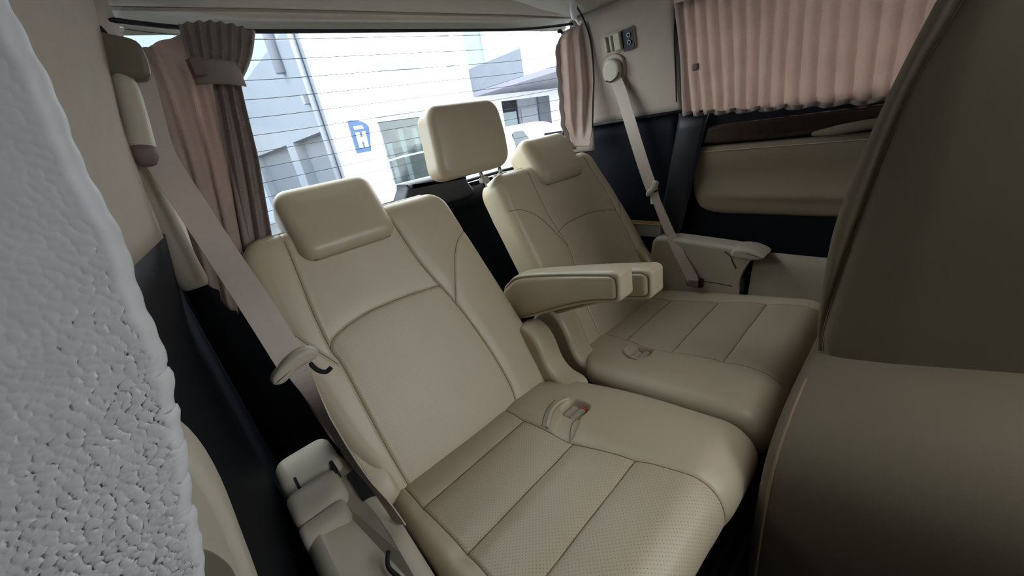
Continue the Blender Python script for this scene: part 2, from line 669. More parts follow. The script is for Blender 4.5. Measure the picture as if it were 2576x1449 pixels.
def cushion_map(X, V, w):
    """V runs from the crease forward along the top, over the front roll and down"""
    V1, rho = 0.512, 0.072
    amax = math.radians(150)
    X, V, w = np.broadcast_arrays(X, V, w)
    a = np.clip((V - V1) / rho, 0, amax)
    s1 = np.minimum(V, V1)
    ext = np.maximum(V - V1 - rho * amax, 0)
    f = s1 + rho * np.sin(a) + ext * np.cos(a)          # forward along the tilted plane
    h = -rho * (1 - np.cos(a)) - ext * np.sin(a)        # up from the plane
    nf, nh = np.sin(a), np.cos(a)
    f = f + nf * w
    h = h + nh * w
    y = 0.755 - (f * math.cos(PHI) - h * math.sin(PHI))
    z = 0.408 + f * math.sin(PHI) + h * math.cos(PHI)
    return np.stack([X, y, z], -1)


def head_map(y0, z0, tilt):
    hv = np.array([0, math.sin(tilt), math.cos(tilt)])
    hn = np.array([0, -math.cos(tilt), math.sin(tilt)])

    def f(X, V, w):
        X, V, w = np.broadcast_arrays(X, V, w)
        return np.array([0, y0, z0]) + X[..., None] * np.array([1., 0, 0]) + V[..., None] * hv + w[..., None] * hn
    return f


def mirx(poly, c):
    return [(2 * c - x, v) for x, v in poly]

# ================================================================== THE SETTING
def struct(o):
    o['kind'] = 'structure'
    return o


def wall_sheet(name, fn, nu, nv, material, parent=None, thick=0.012, **k):
    return sheet(name, fn, nu, nv, material, parent, thick=thick, **k)


def lerp(a, b, t):
    return a + (b - a) * t


# floor with a ribbed dark mat
struct(box('floor', (-0.16, -1.7, -0.06), (1.64, 1.5, 0.0), 'carpet'))
mt = thing('floor_mat', (0.75, -0.1, 0.0), 'dark ribbed rubber floor mat in front of the rear bench', 'floor mat')
box('mat_sheet', (0.0, -1.2, 0.0), (1.45, 0.62, 0.006), 'carpet', mt)
for i in range(44):
    yy = 0.60 - 0.034 * i
    box('rib', (0.02, yy - 0.008, 0.006), (1.43, yy + 0.004, 0.0105), 'mat_rib', mt)


# ceiling: shallow arch with an unseen opening added further forward for fill light
def ceil_fn(x0, x1, y0, y1):
    def f(u, v):
        x = lerp(x0, x1, u)
        y = lerp(y0, y1, v)
        z = 1.465 + 0.075 * np.clip(1 - ((x - 0.74) / 0.76) ** 2, 0, 1) ** 0.5 * 0.9 + 0.012 * (x - 0.3)
        return np.stack([x, y, z], -1)
    return f


HX0, HX1, HY0, HY1 = 0.66, 1.02, -0.70, -0.12
ceiling = struct(wall_sheet('ceiling', ceil_fn(-0.02, 1.50, HY1, 1.10), 40, 12, 'headliner', thick=0.03))
for nm, r4 in (('headliner_front', (-0.02, 1.50, -1.25, HY0)), ('headliner_side', (-0.02, HX0, HY0, HY1)), ('headliner_side', (HX1, 1.50, HY0, HY1))):
    wall_sheet(nm, ceil_fn(*r4), 20, 6, 'headliner', ceiling, thick=0.03)


def tilt(x):
    return 0.020 * (x - 0.28)


def gy(x, z):
    return 1.20 + (1.475 - z) * 0.4356 - 1.0 * np.clip(np.abs(x - 0.74) - 0.38, 0, 1) ** 2


# rear header trim over the window, two bands with a dark joint
def prof_fn(prof):
    P = spline(prof, 6)
    d = np.linspace(0, 1, len(P))

    def f(u, v):
        x = lerp(-0.04, 1.50, u)
        y = np.interp(v, d, P[:, 0]) - 0.11 * np.clip(np.abs(x - 0.74) - 0.42, 0, 1) ** 2
        z = np.interp(v, d, P[:, 1]) + tilt(x) - 0.02 * np.clip(np.abs(x - 0.74) - 0.45, 0, 1)
        return np.stack([x, y, z], -1)
    return f


hd = struct(wall_sheet('trim_1', prof_fn([(1.222, 1.474), (1.207, 1.488), (1.185, 1.494), (1.150, 1.498)]), 40, 19, 'headliner', thick=-0.012))
wall_sheet('header_band', prof_fn([(1.150, 1.504), (1.132, 1.503), (1.10, 1.509), (1.06, 1.522), (1.02, 1.55)]), 40, 25, 'headliner', hd, thick=-0.012)
wall_sheet('header_joint', prof_fn([(1.160, 1.4995), (1.156, 1.503), (1.15, 1.509), (1.145, 1.518)]), 40, 19, 'void_black', hd, thick=-0.004)


# right wall -----------------------------------------------------------
def xr(z):
    return np.where(z > 1.105, 1.50 - (z - 1.105) * 0.20, 1.50)


def rw(y0, y1, z0, z1, dx=0.0, z0b=None, z1b=None):
    """patch of the right wall; z0/z1 at y0, z0b/z1b at y1"""
    z0b = z0 if z0b is None else z0b
    z1b = z1 if z1b is None else z1b

    def f(u, v):
        y = lerp(y0, y1, u)
        z = lerp(lerp(z0, z0b, u), lerp(z1, z1b, u), v)
        return np.stack([xr(z) + dx, y, z], -1)
    return f


wr = struct(wall_sheet('wall_right', rw(0.70, 1.12, 1.104, 1.50), 20, 14, 'pillar_cloth', thick=0.012))
wall_sheet('roof_side_trim', rw(-1.7, 0.70, 1.41, 1.50), 20, 6, 'pillar_cloth', wr, thick=0.012)
wall_sheet('quarter_panel', rw(0.715, 1.40, 0.0, 1.104), 20, 20, 'black_soft', wr, thick=0.014)
# slanted edge strip of the quarter trim beside the door
def strip_fn(u, v):
    z = lerp(0.60, 1.10, v)
    y = lerp(0.80, 0.70, v) + lerp(0.0, -0.10, u) * lerp(0.9, 1.0, v)
    return np.stack([np.full_like(y, 1.492) - 0.006 * np.sin(u * math.pi), y, z], -1)
wall_sheet('door_seal_strip', strip_fn, 8, 10, 'black_plastic', wr, thick=0.012)
rext('upper_ledge', np.array([(0.66, 1.100), (1.24, 1.100), (1.24, 1.112), (0.66, 1.112)]), 1.485, 1.502, 0.004, YZ(), 'black_plastic', wr)
# rear pillar strip of cloth beside the back window
def dp_fn(u, v):
    z = lerp(1.0, 1.52, v)
    x = lerp(1.50, 1.462, u) - np.clip(z - 1.105, 0, 1) * lerp(0.20, 0.0, u)
    y = lerp(1.10, gy(np.full_like(z, 1.462), z) + 0.004, u)
    return np.stack([x, y, z], -1)
wall_sheet('rear_pillar', dp_fn, 8, 12, 'pillar_cloth', wr, thick=0.012)

# right sliding door below the side window
dr = struct(wall_sheet('door_1', rw(-1.7, 0.72, 0.0, 1.09, dx=0.012), 30, 20, 'black_soft', thick=0.012))
# leather insert with a rounded lower rear corner
ins = [(0.695, 0.972), (0.655, 0.80), (0.650, 0.785), (0.632, 0.752), (0.60, 0.737), (0.56, 0.731), (0.25, 0.722), (-0.6, 0.71),
       (-0.6, 0.985), (0.2, 0.979)]
ins = np.array(ins)


def insert_map(a, b, w):
    # a gentle scoop above a horizontal swelling
    bulge = 0.010 * np.exp(-((b - 0.80) / 0.03) ** 2) * np.clip((0.66 - a) / 0.1, 0, 1)
    return np.stack([1.508 - w, a, b], -1)


def insert_fn(u, v):
    # left edge follows the slanted corner
    zb, zt = 0.728, 0.975
    z = lerp(zb, zt, v)
    corner = np.interp(z, [0.728, 0.737, 0.752, 0.785, 0.80, 0.972], [0.55, 0.60, 0.632, 0.650, 0.655, 0.695])
    y = lerp(corner, -0.6, u ** 1.5)
    e = np.minimum(np.minimum(v, 1 - v) * 8, np.minimum(u * 14, 1))
    x = 1.509 - 0.010 * np.sqrt(np.clip(1 - (1 - np.clip(e, 0, 1)) ** 2, 0, 1))
    x = x - 0.009 * np.exp(-((z - 0.795) / 0.018) ** 2) * np.clip((corner - y) / 0.25, 0, 1) * np.clip((y + 0.1) / 0.2, 0, 1) + 0.012 * np.exp(-((z - 0.865) / 0.05) ** 2)
    return np.stack([x, y, z], -1)


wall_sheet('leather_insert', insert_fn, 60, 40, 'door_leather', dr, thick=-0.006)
tube('stitching', [(1.4965, y, 0.957 + 0.0 * y) for y in np.linspace(0.66, -0.3, 30)], 0.0012, 'leather', dr, n=5)
wall_sheet('wood_strip', rw(0.70, -0.6, 0.982, 1.043, dx=-0.001, z0b=0.99, z1b=1.05), 20, 6, 'wood_trim', dr, thick=0.006)
hp = spline([(1.495, 0.30, 0.985), (1.47, 0.24, 0.992), (1.455, 0.18, 1.0), (1.455, 0.10, 1.005), (1.48, 0.03, 1.005)], 6)
tube('door_handle', hp, np.interp(np.linspace(0, 1, len(hp)), [0, .25, 1], [0.006, 0.014, 0.014]), 'leather_shaded', dr, n=10)
# beige sill trim under the door, beside the bench
wall_sheet('sill_trim', lambda u, v: np.stack([lerp(1.43, 1.485, v) + 0 * u, lerp(0.42, -0.8, u), lerp(0.36, 0.60, v)], -1), 12, 6, 'sill_beige', dr, thick=0.02)

# side window behind the curtain
w2 = struct(wall_sheet('window_2', rw(-1.2, 0.70, 1.085, 1.42, dx=0.015), 4, 4, 'car_glass', thick=0.004))
rext('window_seal', np.array([(0.675, 1.09), (0.70, 1.09), (0.70, 1.42), (0.675, 1.42)]), 0, 0.01, 0.0,
     lambda a, b, w: np.stack([1.50 - (b - 1.105) * 0.20 - 0.004 + w, a, b], -1), 'black_plastic', w2)

# left wall ------------------------------------------------------------
def xl(z):
    up = np.interp(z, [1.08, 1.18, 1.26, 1.32, 1.383, 1.50], [-0.037, -0.026, -0.015, -0.001, 0.014, 0.040])
    return np.where(z > 1.08, up, -0.037 - np.clip(1.08 - z, 0, 0.2) * 0.22)


def lw_up(u, v):
    z = lerp(1.083, 1.49, v)
    y = lerp(0.335, 0.93, u)
    x = xl(z) + 0.095 * np.minimum(y - 0.9, 0) - 0.05 * np.clip((y - 0.87) / 0.06, 0, 1) ** 2
    return np.stack([x, y, z], -1)


wl = struct(wall_sheet('wall_left', lw_up, 40, 16, 'pillar_cloth', thick=0.012))


def lw_rear(u, v):
    z = lerp(0.95, 1.50, v)
    x = lerp(-0.085, 0.050, u ** 2) + (z - 1.1) * 0.17 * (1 - u)
    y = lerp(0.90, gy(np.full_like(z, 0.05), z) + 0.004, u)
    return np.stack([x, y, z], -1)


wall_sheet('rear_pillar', lw_rear, 14, 14, 'pillar_cloth', wl, thick=0.012)


def lw_low(u, v):
    z = lerp(0.0, 1.086, v)
    y = lerp(0.41, 1.40, u)
    return np.stack([xl(z) + 0.095 * np.minimum(y - 0.9, 0), y, z], -1)


wall_sheet('lower_panel', lw_low, 20, 24, 'black_soft', wl, thick=0.012)
ribbon('lower_panel_ledge', [(-0.031 + 0.095 * min(y - 0.9, 0), y, 1.083) for y in np.linspace(0.34, 0.93, 12)], (0, 0, 1), 0.010, 0.008, 'black_plastic', wl)
# upright beige pillar roll beside the belt
colp = spline([(-0.012, 0.965, 1.25), (-0.014, 0.95, 1.20), (-0.020, 0.94, 1.10), (-0.022, 0.93, 1.02), (-0.022, 0.925, 0.975)], 6)
tube('pillar_roll', colp, np.interp(np.linspace(0, 1, len(colp)), [0, .3, .9, 1], [0.014, 0.021, 0.024, 0.019]), 'beige_plastic', wl, n=14)
# front part of the left side, pushed back sliding door
d2 = struct(box('door_2', (-0.16, -1.25, 0.0), (-0.13, 0.26, 1.50), 'black_soft'))
sk = struct(box('wall_left_outer', (-0.22, 0.26, -0.06), (-0.20, 1.50, 1.56), 'black_plastic'))
box('rear_corner', (-0.22, 1.44, -0.06), (-0.02, 1.46, 1.02), 'black_plastic', sk)
box('front_corner', (-0.22, 0.24, -0.06), (-0.13, 0.26, 1.56), 'black_plastic', sk)
for r4 in ((-0.22, -1.25, 1.70, HY0), (-0.22, HY1, 1.70, 1.13), (-0.22, HY0, HX0, HY1), (HX1, HY0, 1.70, HY1)):
    box('roof_skin', (r4[0], r4[1], 1.575), (r4[2], r4[3], 1.59), 'black_plastic', sk)
box('roof_side', (-0.22, -1.25, 1.48), (-0.10, 1.10, 1.575), 'headliner', sk)
skr = struct(box('wall_right_outer', (1.56, -1.25, -0.06), (1.58, 1.50, 1.08), 'black_plastic'))
box('rear_corner', (1.48, 1.44, -0.06), (1.58, 1.46, 1.00), 'black_plastic', skr)
box('roof_side', (1.44, -1.25, 1.49), (1.70, 1.12, 1.575), 'headliner', skr)
# cabin front: dashboard below, unseen windscreen opening above added to light the cabin
wf = struct(box('wall_front', (-0.16, -1.28, -0.06), (1.60, -1.25, 0.92), 'black_soft'))
box('added_light_block', (-0.16, -1.28, 0.68), (0.38, -1.25, 1.50), 'black_soft', wf)  # unseen panel added to block front light on the left
box('windscreen_header', (-0.16, -1.28, 1.48), (1.60, -1.25, 1.59), 'headliner', wf)
# rear wall: tailgate ---------------------------------------------------
def tg_fn(u, v):
    x = lerp(-0.06, 1.52, u)
    z = lerp(0.0, 0.965, v)
    y = 1.455 - 0.02 * v - 0.35 * np.clip(np.abs(x - 0.74) - 0.42, 0, 1) ** 2
    return np.stack([x, y, z], -1)


wb = struct(wall_sheet('wall_rear', tg_fn, 30, 14, 'black_soft', thick=0.02))
# shelf-like lip of the tailgate trim
rext('tailgate_lip', np.array([(1.405, 0.868), (1.46, 0.868), (1.46, 0.955), (1.435, 0.965), (1.412, 0.945)]), 0.05, 1.43, 0.008, YZ(), 'black_plastic', wb)
# raised cover in the middle under the glass
cov = np.array([(0.640, 0.925), (0.945, 0.915), (0.940, 0.985), (0.915, 1.022), (0.69, 1.030), (0.665, 1.015)])
rext('wiper_motor_cover', spline(cov, 4, True), 1.33, 1.44, 0.02, XZ(), 'black_plastic', wb)




def glass_fn(u, v):
    z = lerp(0.955, 1.490, v)
    x = lerp(0.04, 1.47, u)
    z = z + tilt(x)
    return np.stack([x, gy(x, z), z], -1)


w1 = struct(wall_sheet('window_1', glass_fn, 40, 12, 'car_glass', thick=0.004))
for i in range(13):
    zz = 1.456 - 0.0408 * i
    xs = np.linspace(0.06, 1.45, 40)
    pts = np.stack([xs, gy(xs, zz + tilt(xs)) - 0.002, zz + tilt(xs)], -1)
    tube('defroster_line', pts, 0.0008, 'defroster', w1, n=4)
xs = np.linspace(0.045, 1.465, 40)
rail = np.stack([xs, gy(xs, 1.475) - 0.004, 1.470 + tilt(xs) - 0.02 * np.clip(np.abs(xs - 0.74) - 0.45, 0, 1)], -1)
tube('top_seal', rail, 0.005, 'black_plastic', w1, n=6)
rail = np.stack([xs, gy(xs, 0.962 + tilt(xs)) - 0.004, 0.962 + tilt(xs)], -1)
tube('bottom_seal', rail, 0.008, 'black_plastic', w1, n=6)
zs = np.linspace(0.96, 1.48, 20)
tube('side_seal', np.stack([np.full(20, 1.463), gy(np.full(20, 1.463), zs) - 0.004, zs], -1), 0.006, 'black_plastic', w1, n=6)
tube('side_seal', np.stack([np.full(20, 0.047), gy(np.full(20, 0.047), zs) - 0.004, zs], -1), 0.006, 'black_plastic', w1, n=6)

# ================================================================== REAR BENCH SEATS
LEATHER = 'leather'


def poly_s(pts, n=6):
    return [tuple(p) for p in spline(pts, n)]


def make_seat(name, label, base, side):
    """side = 'L' or 'R': the two halves of the bench"""
    t = thing(name, base, label, 'car seat', 'rear bench seats')
    if side == 'L':
        eL = curve([-0.03, 0.08, 0.19, 0.43, 0.60, 0.69], [0.120, 0.100, 0.072, 0.056, 0.062, 0.074])
        eR = curve([-0.03, 0.04, 0.165, 0.36, 0.62, 0.69], [0.668, 0.692, 0.698, 0.674, 0.630, 0.612])
        so = [(0.166, -0.01), (0.160, 0.14), (0.157, 0.326), (0.150, 0.382), (0.150, 0.476), (0.160, 0.605), (0.166, 0.70)]
        si = [(0.525, -0.01), (0.539, 0.058), (0.530, 0.195), (0.499, 0.353), (0.453, 0.497), (0.430, 0.627), (0.418, 0.70)]
        cr = [(0.150, 0.385), (0.17, 0.408), (0.255, 0.4285), (0.356, 0.4295), (0.455, 0.421), (0.478, 0.417)]
        bo = [(0.058, 0.485), (0.085, 0.466), (0.113, 0.412), (0.15, 0.345)]
        bi = [(0.640, 0.545), (0.600, 0.525), (0.572, 0.495), (0.553, 0.462), (0.522, 0.40), (0.499, 0.353)]
    else:
        eL = curve([-0.03, 0.04, 0.165, 0.36, 0.62, 0.69], [0.850, 0.835, 0.830, 0.832, 0.822, 0.826])
        eR = curve([-0.03, 0.08, 0.19, 0.43, 0.60, 0.69], [1.43, 1.46, 1.47, 1.435, 1.385, 1.362])
        so = [(1.36, -0.01), (1.375, 0.14), (1.375, 0.326), (1.370, 0.40), (1.355, 0.50), (1.32, 0.605), (1.30, 0.70)]
        si = [(0.965, -0.01), (0.965, 0.058), (0.975, 0.195), (1.018, 0.353), (0.990, 0.497), (0.982, 0.627), (0.985, 0.70)]
        cr = [(1.000, 0.418), (1.06, 0.436), (1.158, 0.440), (1.25, 0.434), (1.343, 0.414), (1.369, 0.402)]
        bo = [(1.43, 0.485), (1.41, 0.44), (1.372, 0.36)]
        bi = [(0.835, 0.552), (0.872, 0.545), (0.915, 0.520), (0.945, 0.490), (0.985, 0.43), (1.018, 0.353)]
    so, si, cr, bo, bi = map(poly_s, (so, si, cr, bo, bi))
    L_, R_ = (so, si) if side == 'L' else (si, so)

    def dish(X, V, e):
        c0, c1 = np.interp(V, [p[1] for p in L_], [p[0] for p in L_]), np.interp(V, [p[1] for p in R_], [p[0] for p in R_])
        m = (c0 + c1) / 2
        h = (c1 - c0) / 2
        q = np.clip(np.abs(X - m) / h, 0, 2)
        d = -0.010 * np.clip(1 - q ** 4, 0, 1) + 0.006 * np.clip(1 - q ** 2, 0, 1)
        return d + 0.004 * np.clip(e / 0.05, 0, 1)

    seams = [(so, 0.0035, 0.0032, 0.003), (si, 0.0035, 0.0032, 0.003), (cr, 0.003, 0.003, 0.0025), (bo, 0.0022, 0.003, 0.002), (bi, 0.0025, 0.003, 0.002)]
    sb = Soft(eL, eR, -0.035, 0.688, 0.055, 0.034, 0.125, 0.03, back_map, seams, dish, res=0.0027)

    def panels(X, V):
        ids = np.zeros(len(X), int)
        l, r = left_of(X, V, L_), left_of(X, V, R_)
        cz = np.interp(X, [p[0] for p in cr], [p[1] for p in cr])
        ids[:] = 1
        ids[l] = 0
        ids[~r] = 3
        mid = (~l) & r
        ids[mid & (V < cz)] = 2
        return ['side_bolster', 'upper_panel', 'lower_panel', 'side_bolster'], ids

    shell, pn = sb.build(t, 'backrest', LEATHER, panels, {'lower_panel': 'leather_fine_perforated'})
    for s_ in (so, si, cr, bo, bi):
        cl = [p for p in s_ if -0.03 < p[1] < 0.675]
        sb.thread(shell, cl)
    # pale rim of the hard back panel along the top
    vv = 0.683
    x0, x1 = float(eL(np.array([0.66]))[0]) + 0.05, float(eR(np.array([0.66]))[0]) - 0.05
    xs_ = np.linspace(x0, x1, 30)
    tube('back_panel_rim', back_map(xs_, np.full(30, 0.692), np.full(30, -0.058)), 0.008, 'beige_plastic', shell, n=8)

    # ---- cushion
    if side == 'L':
        cL = curve([0, .2, .45, .7], [0.118, 0.108, 0.100, 0.10])
        cR = curve([0, .06, .12, .3, .5, .7], [0.655, 0.690, 0.715, 0.742, 0.745, 0.742])
        c_o = [(0.156, -0.01), (0.156, 0.10), (0.160, 0.30), (0.160, 0.75)]
        c_i = [(0.488, -0.01), (0.486, 0.10), (0.490, 0.26), (0.512, 0.36), (0.535, 0.46), (0.548, 0.53), (0.552, 0.57), (0.548, 0.62), (0.538, 0.75)]
        pk = (0.590, 0.192)
    else:
        cL = curve([0, .06, .12, .3, .5, .7], [0.860, 0.800, 0.762, 0.760, 0.762, 0.765])
        cR = curve([0, .2, .45, .7], [1.43, 1.44, 1.445, 1.445])
        c_i = [(0.985, -0.01), (0.98, 0.10), (0.955, 0.20), (0.965, 0.33), (0.965, 0.46), (0.955, 0.53), (0.95, 0.60), (0.95, 0.75)]
        c_o = [(1.325, -0.01), (1.325, 0.10), (1.345, 0.26), (1.37, 0.40), (1.38, 0.75)]
        pk = (0.915, 0.195)
    c_o, c_i = poly_s(c_o), poly_s(c_i)
    CL, CR = (c_o, c_i) if side == 'L' else (c_i, c_o)

    def xi(poly, v):
        P = np.array(poly)
        o = np.argsort(P[:, 1])
        return float(np.interp(v, P[o, 1], P[o, 0]))
    cross = []
    for v in (0.098, 0.272, 0.420):
        a, b = xi(CL, v), xi(CR, v)
        cross.append([(a, v + 0.006), ((a + b) / 2, v - 0.002), (b, v - 0.006 if side == 'L' else v - 0.004)])
    cross = [poly_s(c, 5) for c in cross]

    def cdish(X, V, e):
        c0, c1 = np.interp(V, [p[1] for p in CL], [p[0] for p in CL]), np.interp(V, [p[1] for p in CR], [p[0] for p in CR])
        m, h = (c0 + c1) / 2, (c1 - c0) / 2
        q = np.clip(np.abs(X - m) / h, 0, 2)
        d = -0.007 * np.clip(1 - q ** 6, 0, 1) + 0.004 * np.clip(e / 0.05, 0, 1)
        # pocket for the buckle and the shallow channel leading to it
        sx = 1.0
        px, pv = pk
        rr = ((np.abs(X - px) / 0.033) ** 3.2 + (np.abs(V - pv) / 0.036) ** 3.2) ** (1 / 3.2)
        d = d - 0.028 * np.clip((1.06 - rr) / 0.16, 0, 1) ** 0.8
        q1 = ((np.abs(X - (px - sx * 0.062)) / 0.045) ** 4 + (np.abs(V - (pv + 0.025 - 0.35 * sx * (X - px + sx * 0.062))) / 0.032) ** 4) ** 0.25
        d = d - (0.005 if side == 'L' else 0.0) * np.clip((1.05 - q1) / 0.2, 0, 1)
        return d

    cs = [(c_o, 0.0035, 0.0032, 0.004), (c_i, 0.0035, 0.0032, 0.004)] + [(c, 0.0025, 0.003, 0.0045) for c in cross]
    sc = Soft(cL, cR, -0.02, 0.715, 0.055, 0.030, 0.066, 0.02, cushion_map, cs, cdish, res=0.0030)

    def cpan(X, V):
        ids = np.zeros(len(X), int)
        l, r = left_of(X, V, CL), left_of(X, V, CR)
        mid = (~l) & r
        ids[~r] = 5
        ids[mid] = 1
        for k, c in enumerate(cross):
            cv = np.interp(X, [p[0] for p in c], [p[1] for p in c])
            ids[mid & (V > cv)] = 2 + k
        return ['cushion_side', 'rear_panel', 'centre_panel', 'centre_panel', 'centre_panel', 'cushion_side'], ids

    pm = {'centre_panel': 'leather_perforated'}
    cu, _ = sc.build(t, 'seat_cushion', LEATHER, cpan, pm)
    for s_ in [c_o, c_i] + cross:
        sc.thread(cu, [p for p in s_ if p[1] > -0.01])
    # buckle in its pocket, elastic arch and strip beside it
    px, pv = pk
    pc = cushion_map(np.array(px), np.array(pv), np.array(-0.012))
    bz = float(pc[2])
    by = float(pc[1])
    sx = 1.0
    bo_ = 0.0 if side == 'L' else 0.010
    rext('buckle', rrect(px - 0.030 + bo_, px + 0.022 + bo_, by - 0.020, by + 0.000, 0.006), bz - 0.012, bz + 0.004, 0.005, XY(), 'beige_plastic', cu)
    rext('release_button', rrect(px + 0.0215 + bo_, px + 0.0265 + bo_, by - 0.018, by - 0.002, 0.002), bz - 0.008, bz + 0.003, 0.0015, XY(), 'red_button', cu)
    rext('buckle', rrect(px - 0.024, px + 0.026, by + 0.004, by + 0.028, 0.008), bz - 0.018, bz - 0.003, 0.006, XY(), 'beige_plastic', cu)
    ar = np.array(poly_s([(px - 0.098, pv - 0.012), (px - 0.05, pv - 0.042), (px - 0.008, pv - 0.050), (px + 0.024, pv - 0.040)] if side == 'L' else
                         [(px - 0.045, pv + 0.020), (px - 0.040, pv - 0.015), (px - 0.015, pv - 0.042), (px + 0.022, pv - 0.046)], 8))
    lift = 0.0045 + 0.004 * np.sin(np.linspace(0, math.pi, len(ar)))
    tube('pocket_piping', sc.M3(ar[:, 0], ar[:, 1], lift), 0.0048, LEATHER, cu, n=8)
    for dv, x_end in (((-0.022, 0.0), (0.072, 0.02)) if side == 'L' else ()):
        l_ = np.array(poly_s([(px - sx * 0.098, pv - 0.010 + dv), (px - sx * 0.05, pv - 0.040 + dv), (px + sx * x_end, pv - 0.050 + dv)], 8))
        sc.thread(cu, l_, rad=0.0010, lift=0.0006)
    # ---- headrest on the seat top
    hx = 0.303 if side == 'L' else 1.135
    hm = head_map(0.962, 0.955, math.radians(34))
    hs = Soft(const(hx - 0.124), const(hx + 0.124), 0.0, 0.195, 0.038, 0.028, 0.125, 0.04, hm, [], lambda X, V, e: 0.006 * np.clip(e / 0.06, 0, 1), res=0.006)
    hr, _ = hs.build(t, 'headrest', LEATHER)
    tube('headrest_seam', hm(np.linspace(hx - 0.10, hx + 0.10, 16), np.full(16, 0.0015), np.full(16, -0.024)), 0.0016, 'thread', hr, n=5)
    return t


seat_l = make_seat('third_row_seat', 'near cream leather rear seat beside the left wall, belt buckle pocket open', (0.38, 0.45, 0.0), 'L')
seat_r = make_seat('third_row_seat', 'far cream leather rear seat beside the leather door panel, under the middle headrest', (1.10, 0.45, 0.0), 'R')
for st, x0, x1 in ((seat_l, 0.14, 0.70), (seat_r, 0.80, 1.40)):
    box('seat_base', (x0, 0.26, 0.011), (x1, 0.86, 0.375), 'black_plastic', st, bev=0.02)

# raised middle headrest on two chrome posts, plugged into the far seat
mh = Soft(curve([0, .1, .2], [0.615, 0.628, 0.638]), curve([0, .1, .2], [0.905, 0.918, 0.915]), 0.0, 0.215, 0.045, 0.026, 0.10, 0.035,
          head_map(1.005, 1.044, math.radians(9)), [], lambda X, V, e: 0.006 * np.clip(e / 0.06, 0, 1), res=0.007)
mo, _ = mh.build(seat_r, 'middle_headrest', LEATHER)
mo['label'] = 'raised square cream middle headrest on chrome posts'
for px in (0.79, 0.875):
    tube('headrest_post', [(px + 0.02, 1.055, 0.985), (px, 1.062, 1.10)], 0.0065, 'chrome', seat_r, n=10)
    rext('post_collar', rrect(px + 0.003, px + 0.035, 1.040, 1.070, 0.010), 1.000, 1.018, 0.004, XY(), 'beige_plastic', seat_r)


# armrests: padded bars folded down between the seats
def make_arm(parent, x0, x1, dy, dz):
    lo = curve([0, .10, .28, .37, .46], [0.550, 0.583, 0.665, 0.700, 0.722])
    hi = curve([0, .04, .09, .23, .46], [0.668, 0.700, 0.732, 0.765, 0.806])
    lo2, hi2 = (lambda V: lo(V) + dz), (lambda V: hi(V) + dz)

    def m3(X, V, w):
        X, V, w = np.broadcast_arrays(X, V, w)
        return np.stack([x0 - w, 0.935 + dy - V, X], -1)
    vs = np.linspace(0.0, 0.432, 16)
    g = 0.011
    top = [(float(hi2(np.array([v]))[0]) - g, v) for v in vs]
    cx, cv = top[-1]
    corner = [(cx - 0.001, 0.440), (cx - 0.005, 0.4465), (cx - 0.012, 0.449)]
    bot = [(float(lo2(np.array([v]))[0]) + g, v) for v in vs[::-1]]
    corner2 = [(bot[0][0] + 0.014, 0.449), (bot[0][0] + 0.007, 0.4465), (bot[0][0] + 0.002, 0.440)]
    loop = top + corner + corner2 + bot
    sa = Soft(lo2, hi2, 0.0, 0.46, 0.022, 0.011, x1 - x0, 0.011, m3, [(loop, 0.0028, 0.0028, 0.0015)], lambda X, V, e: 0.003 * np.clip((e - 0.011) / 0.010, 0, 1), res=0.003)

    def pan(X, V):
        vs_ = np.clip(V, 0, 0.45)
        ins_ = (X < hi2(vs_) - g) & (X > lo2(vs_) + g) & (V < 0.449)
        return ['armrest_border', 'armrest_side'], ins_.astype(int)
    a, _ = sa.build(parent, 'armrest', LEATHER, pan)
    sa.thread(a, loop)
    return a


make_arm(seat_l, 0.700, 0.763, 0.0, 0.0)
make_arm(seat_r, 0.790, 0.853, -0.032, -0.022)

# swan-neck hinge covers at the inner sides
def hinge(parent, pts, x0, x1, bev=0.016):
    rext('hinge_cover', spline(pts, 6, True), x0, x1, bev, YZ(), LEATHER, parent, steps=5)


hinge(seat_l, [(0.90, 0.44), (0.875, 0.54), (0.825, 0.575), (0.775, 0.565), (0.745, 0.525), (0.722, 0.462), (0.690, 0.432), (0.640, 0.420), (0.635, 0.385), (0.75, 0.36), (0.88, 0.36)], 0.655, 0.738)
hinge(seat_r, [(0.93, 0.46), (0.885, 0.545), (0.825, 0.580), (0.780, 0.566), (0.745, 0.510), (0.720, 0.440), (0.690, 0.408), (0.645, 0.396), (0.635, 0.362), (0.75, 0.34), (0.90, 0.34)], 0.785, 0.872)
# outer recliner covers
hinge(seat_l, [(0.98, 0.50), (0.95, 0.585), (0.89, 0.60), (0.83, 0.56), (0.79, 0.49), (0.75, 0.44), (0.735, 0.39), (0.80, 0.36), (0.92, 0.38)], 0.084, 0.145, 0.014)
hinge(seat_r, [(0.93, 0.50), (0.90, 0.58), (0.85, 0.60), (0.80, 0.57), (0.76, 0.50), (0.735, 0.43), (0.72, 0.38), (0.80, 0.36), (0.90, 0.38)], 1.375, 1.43, 0.014)

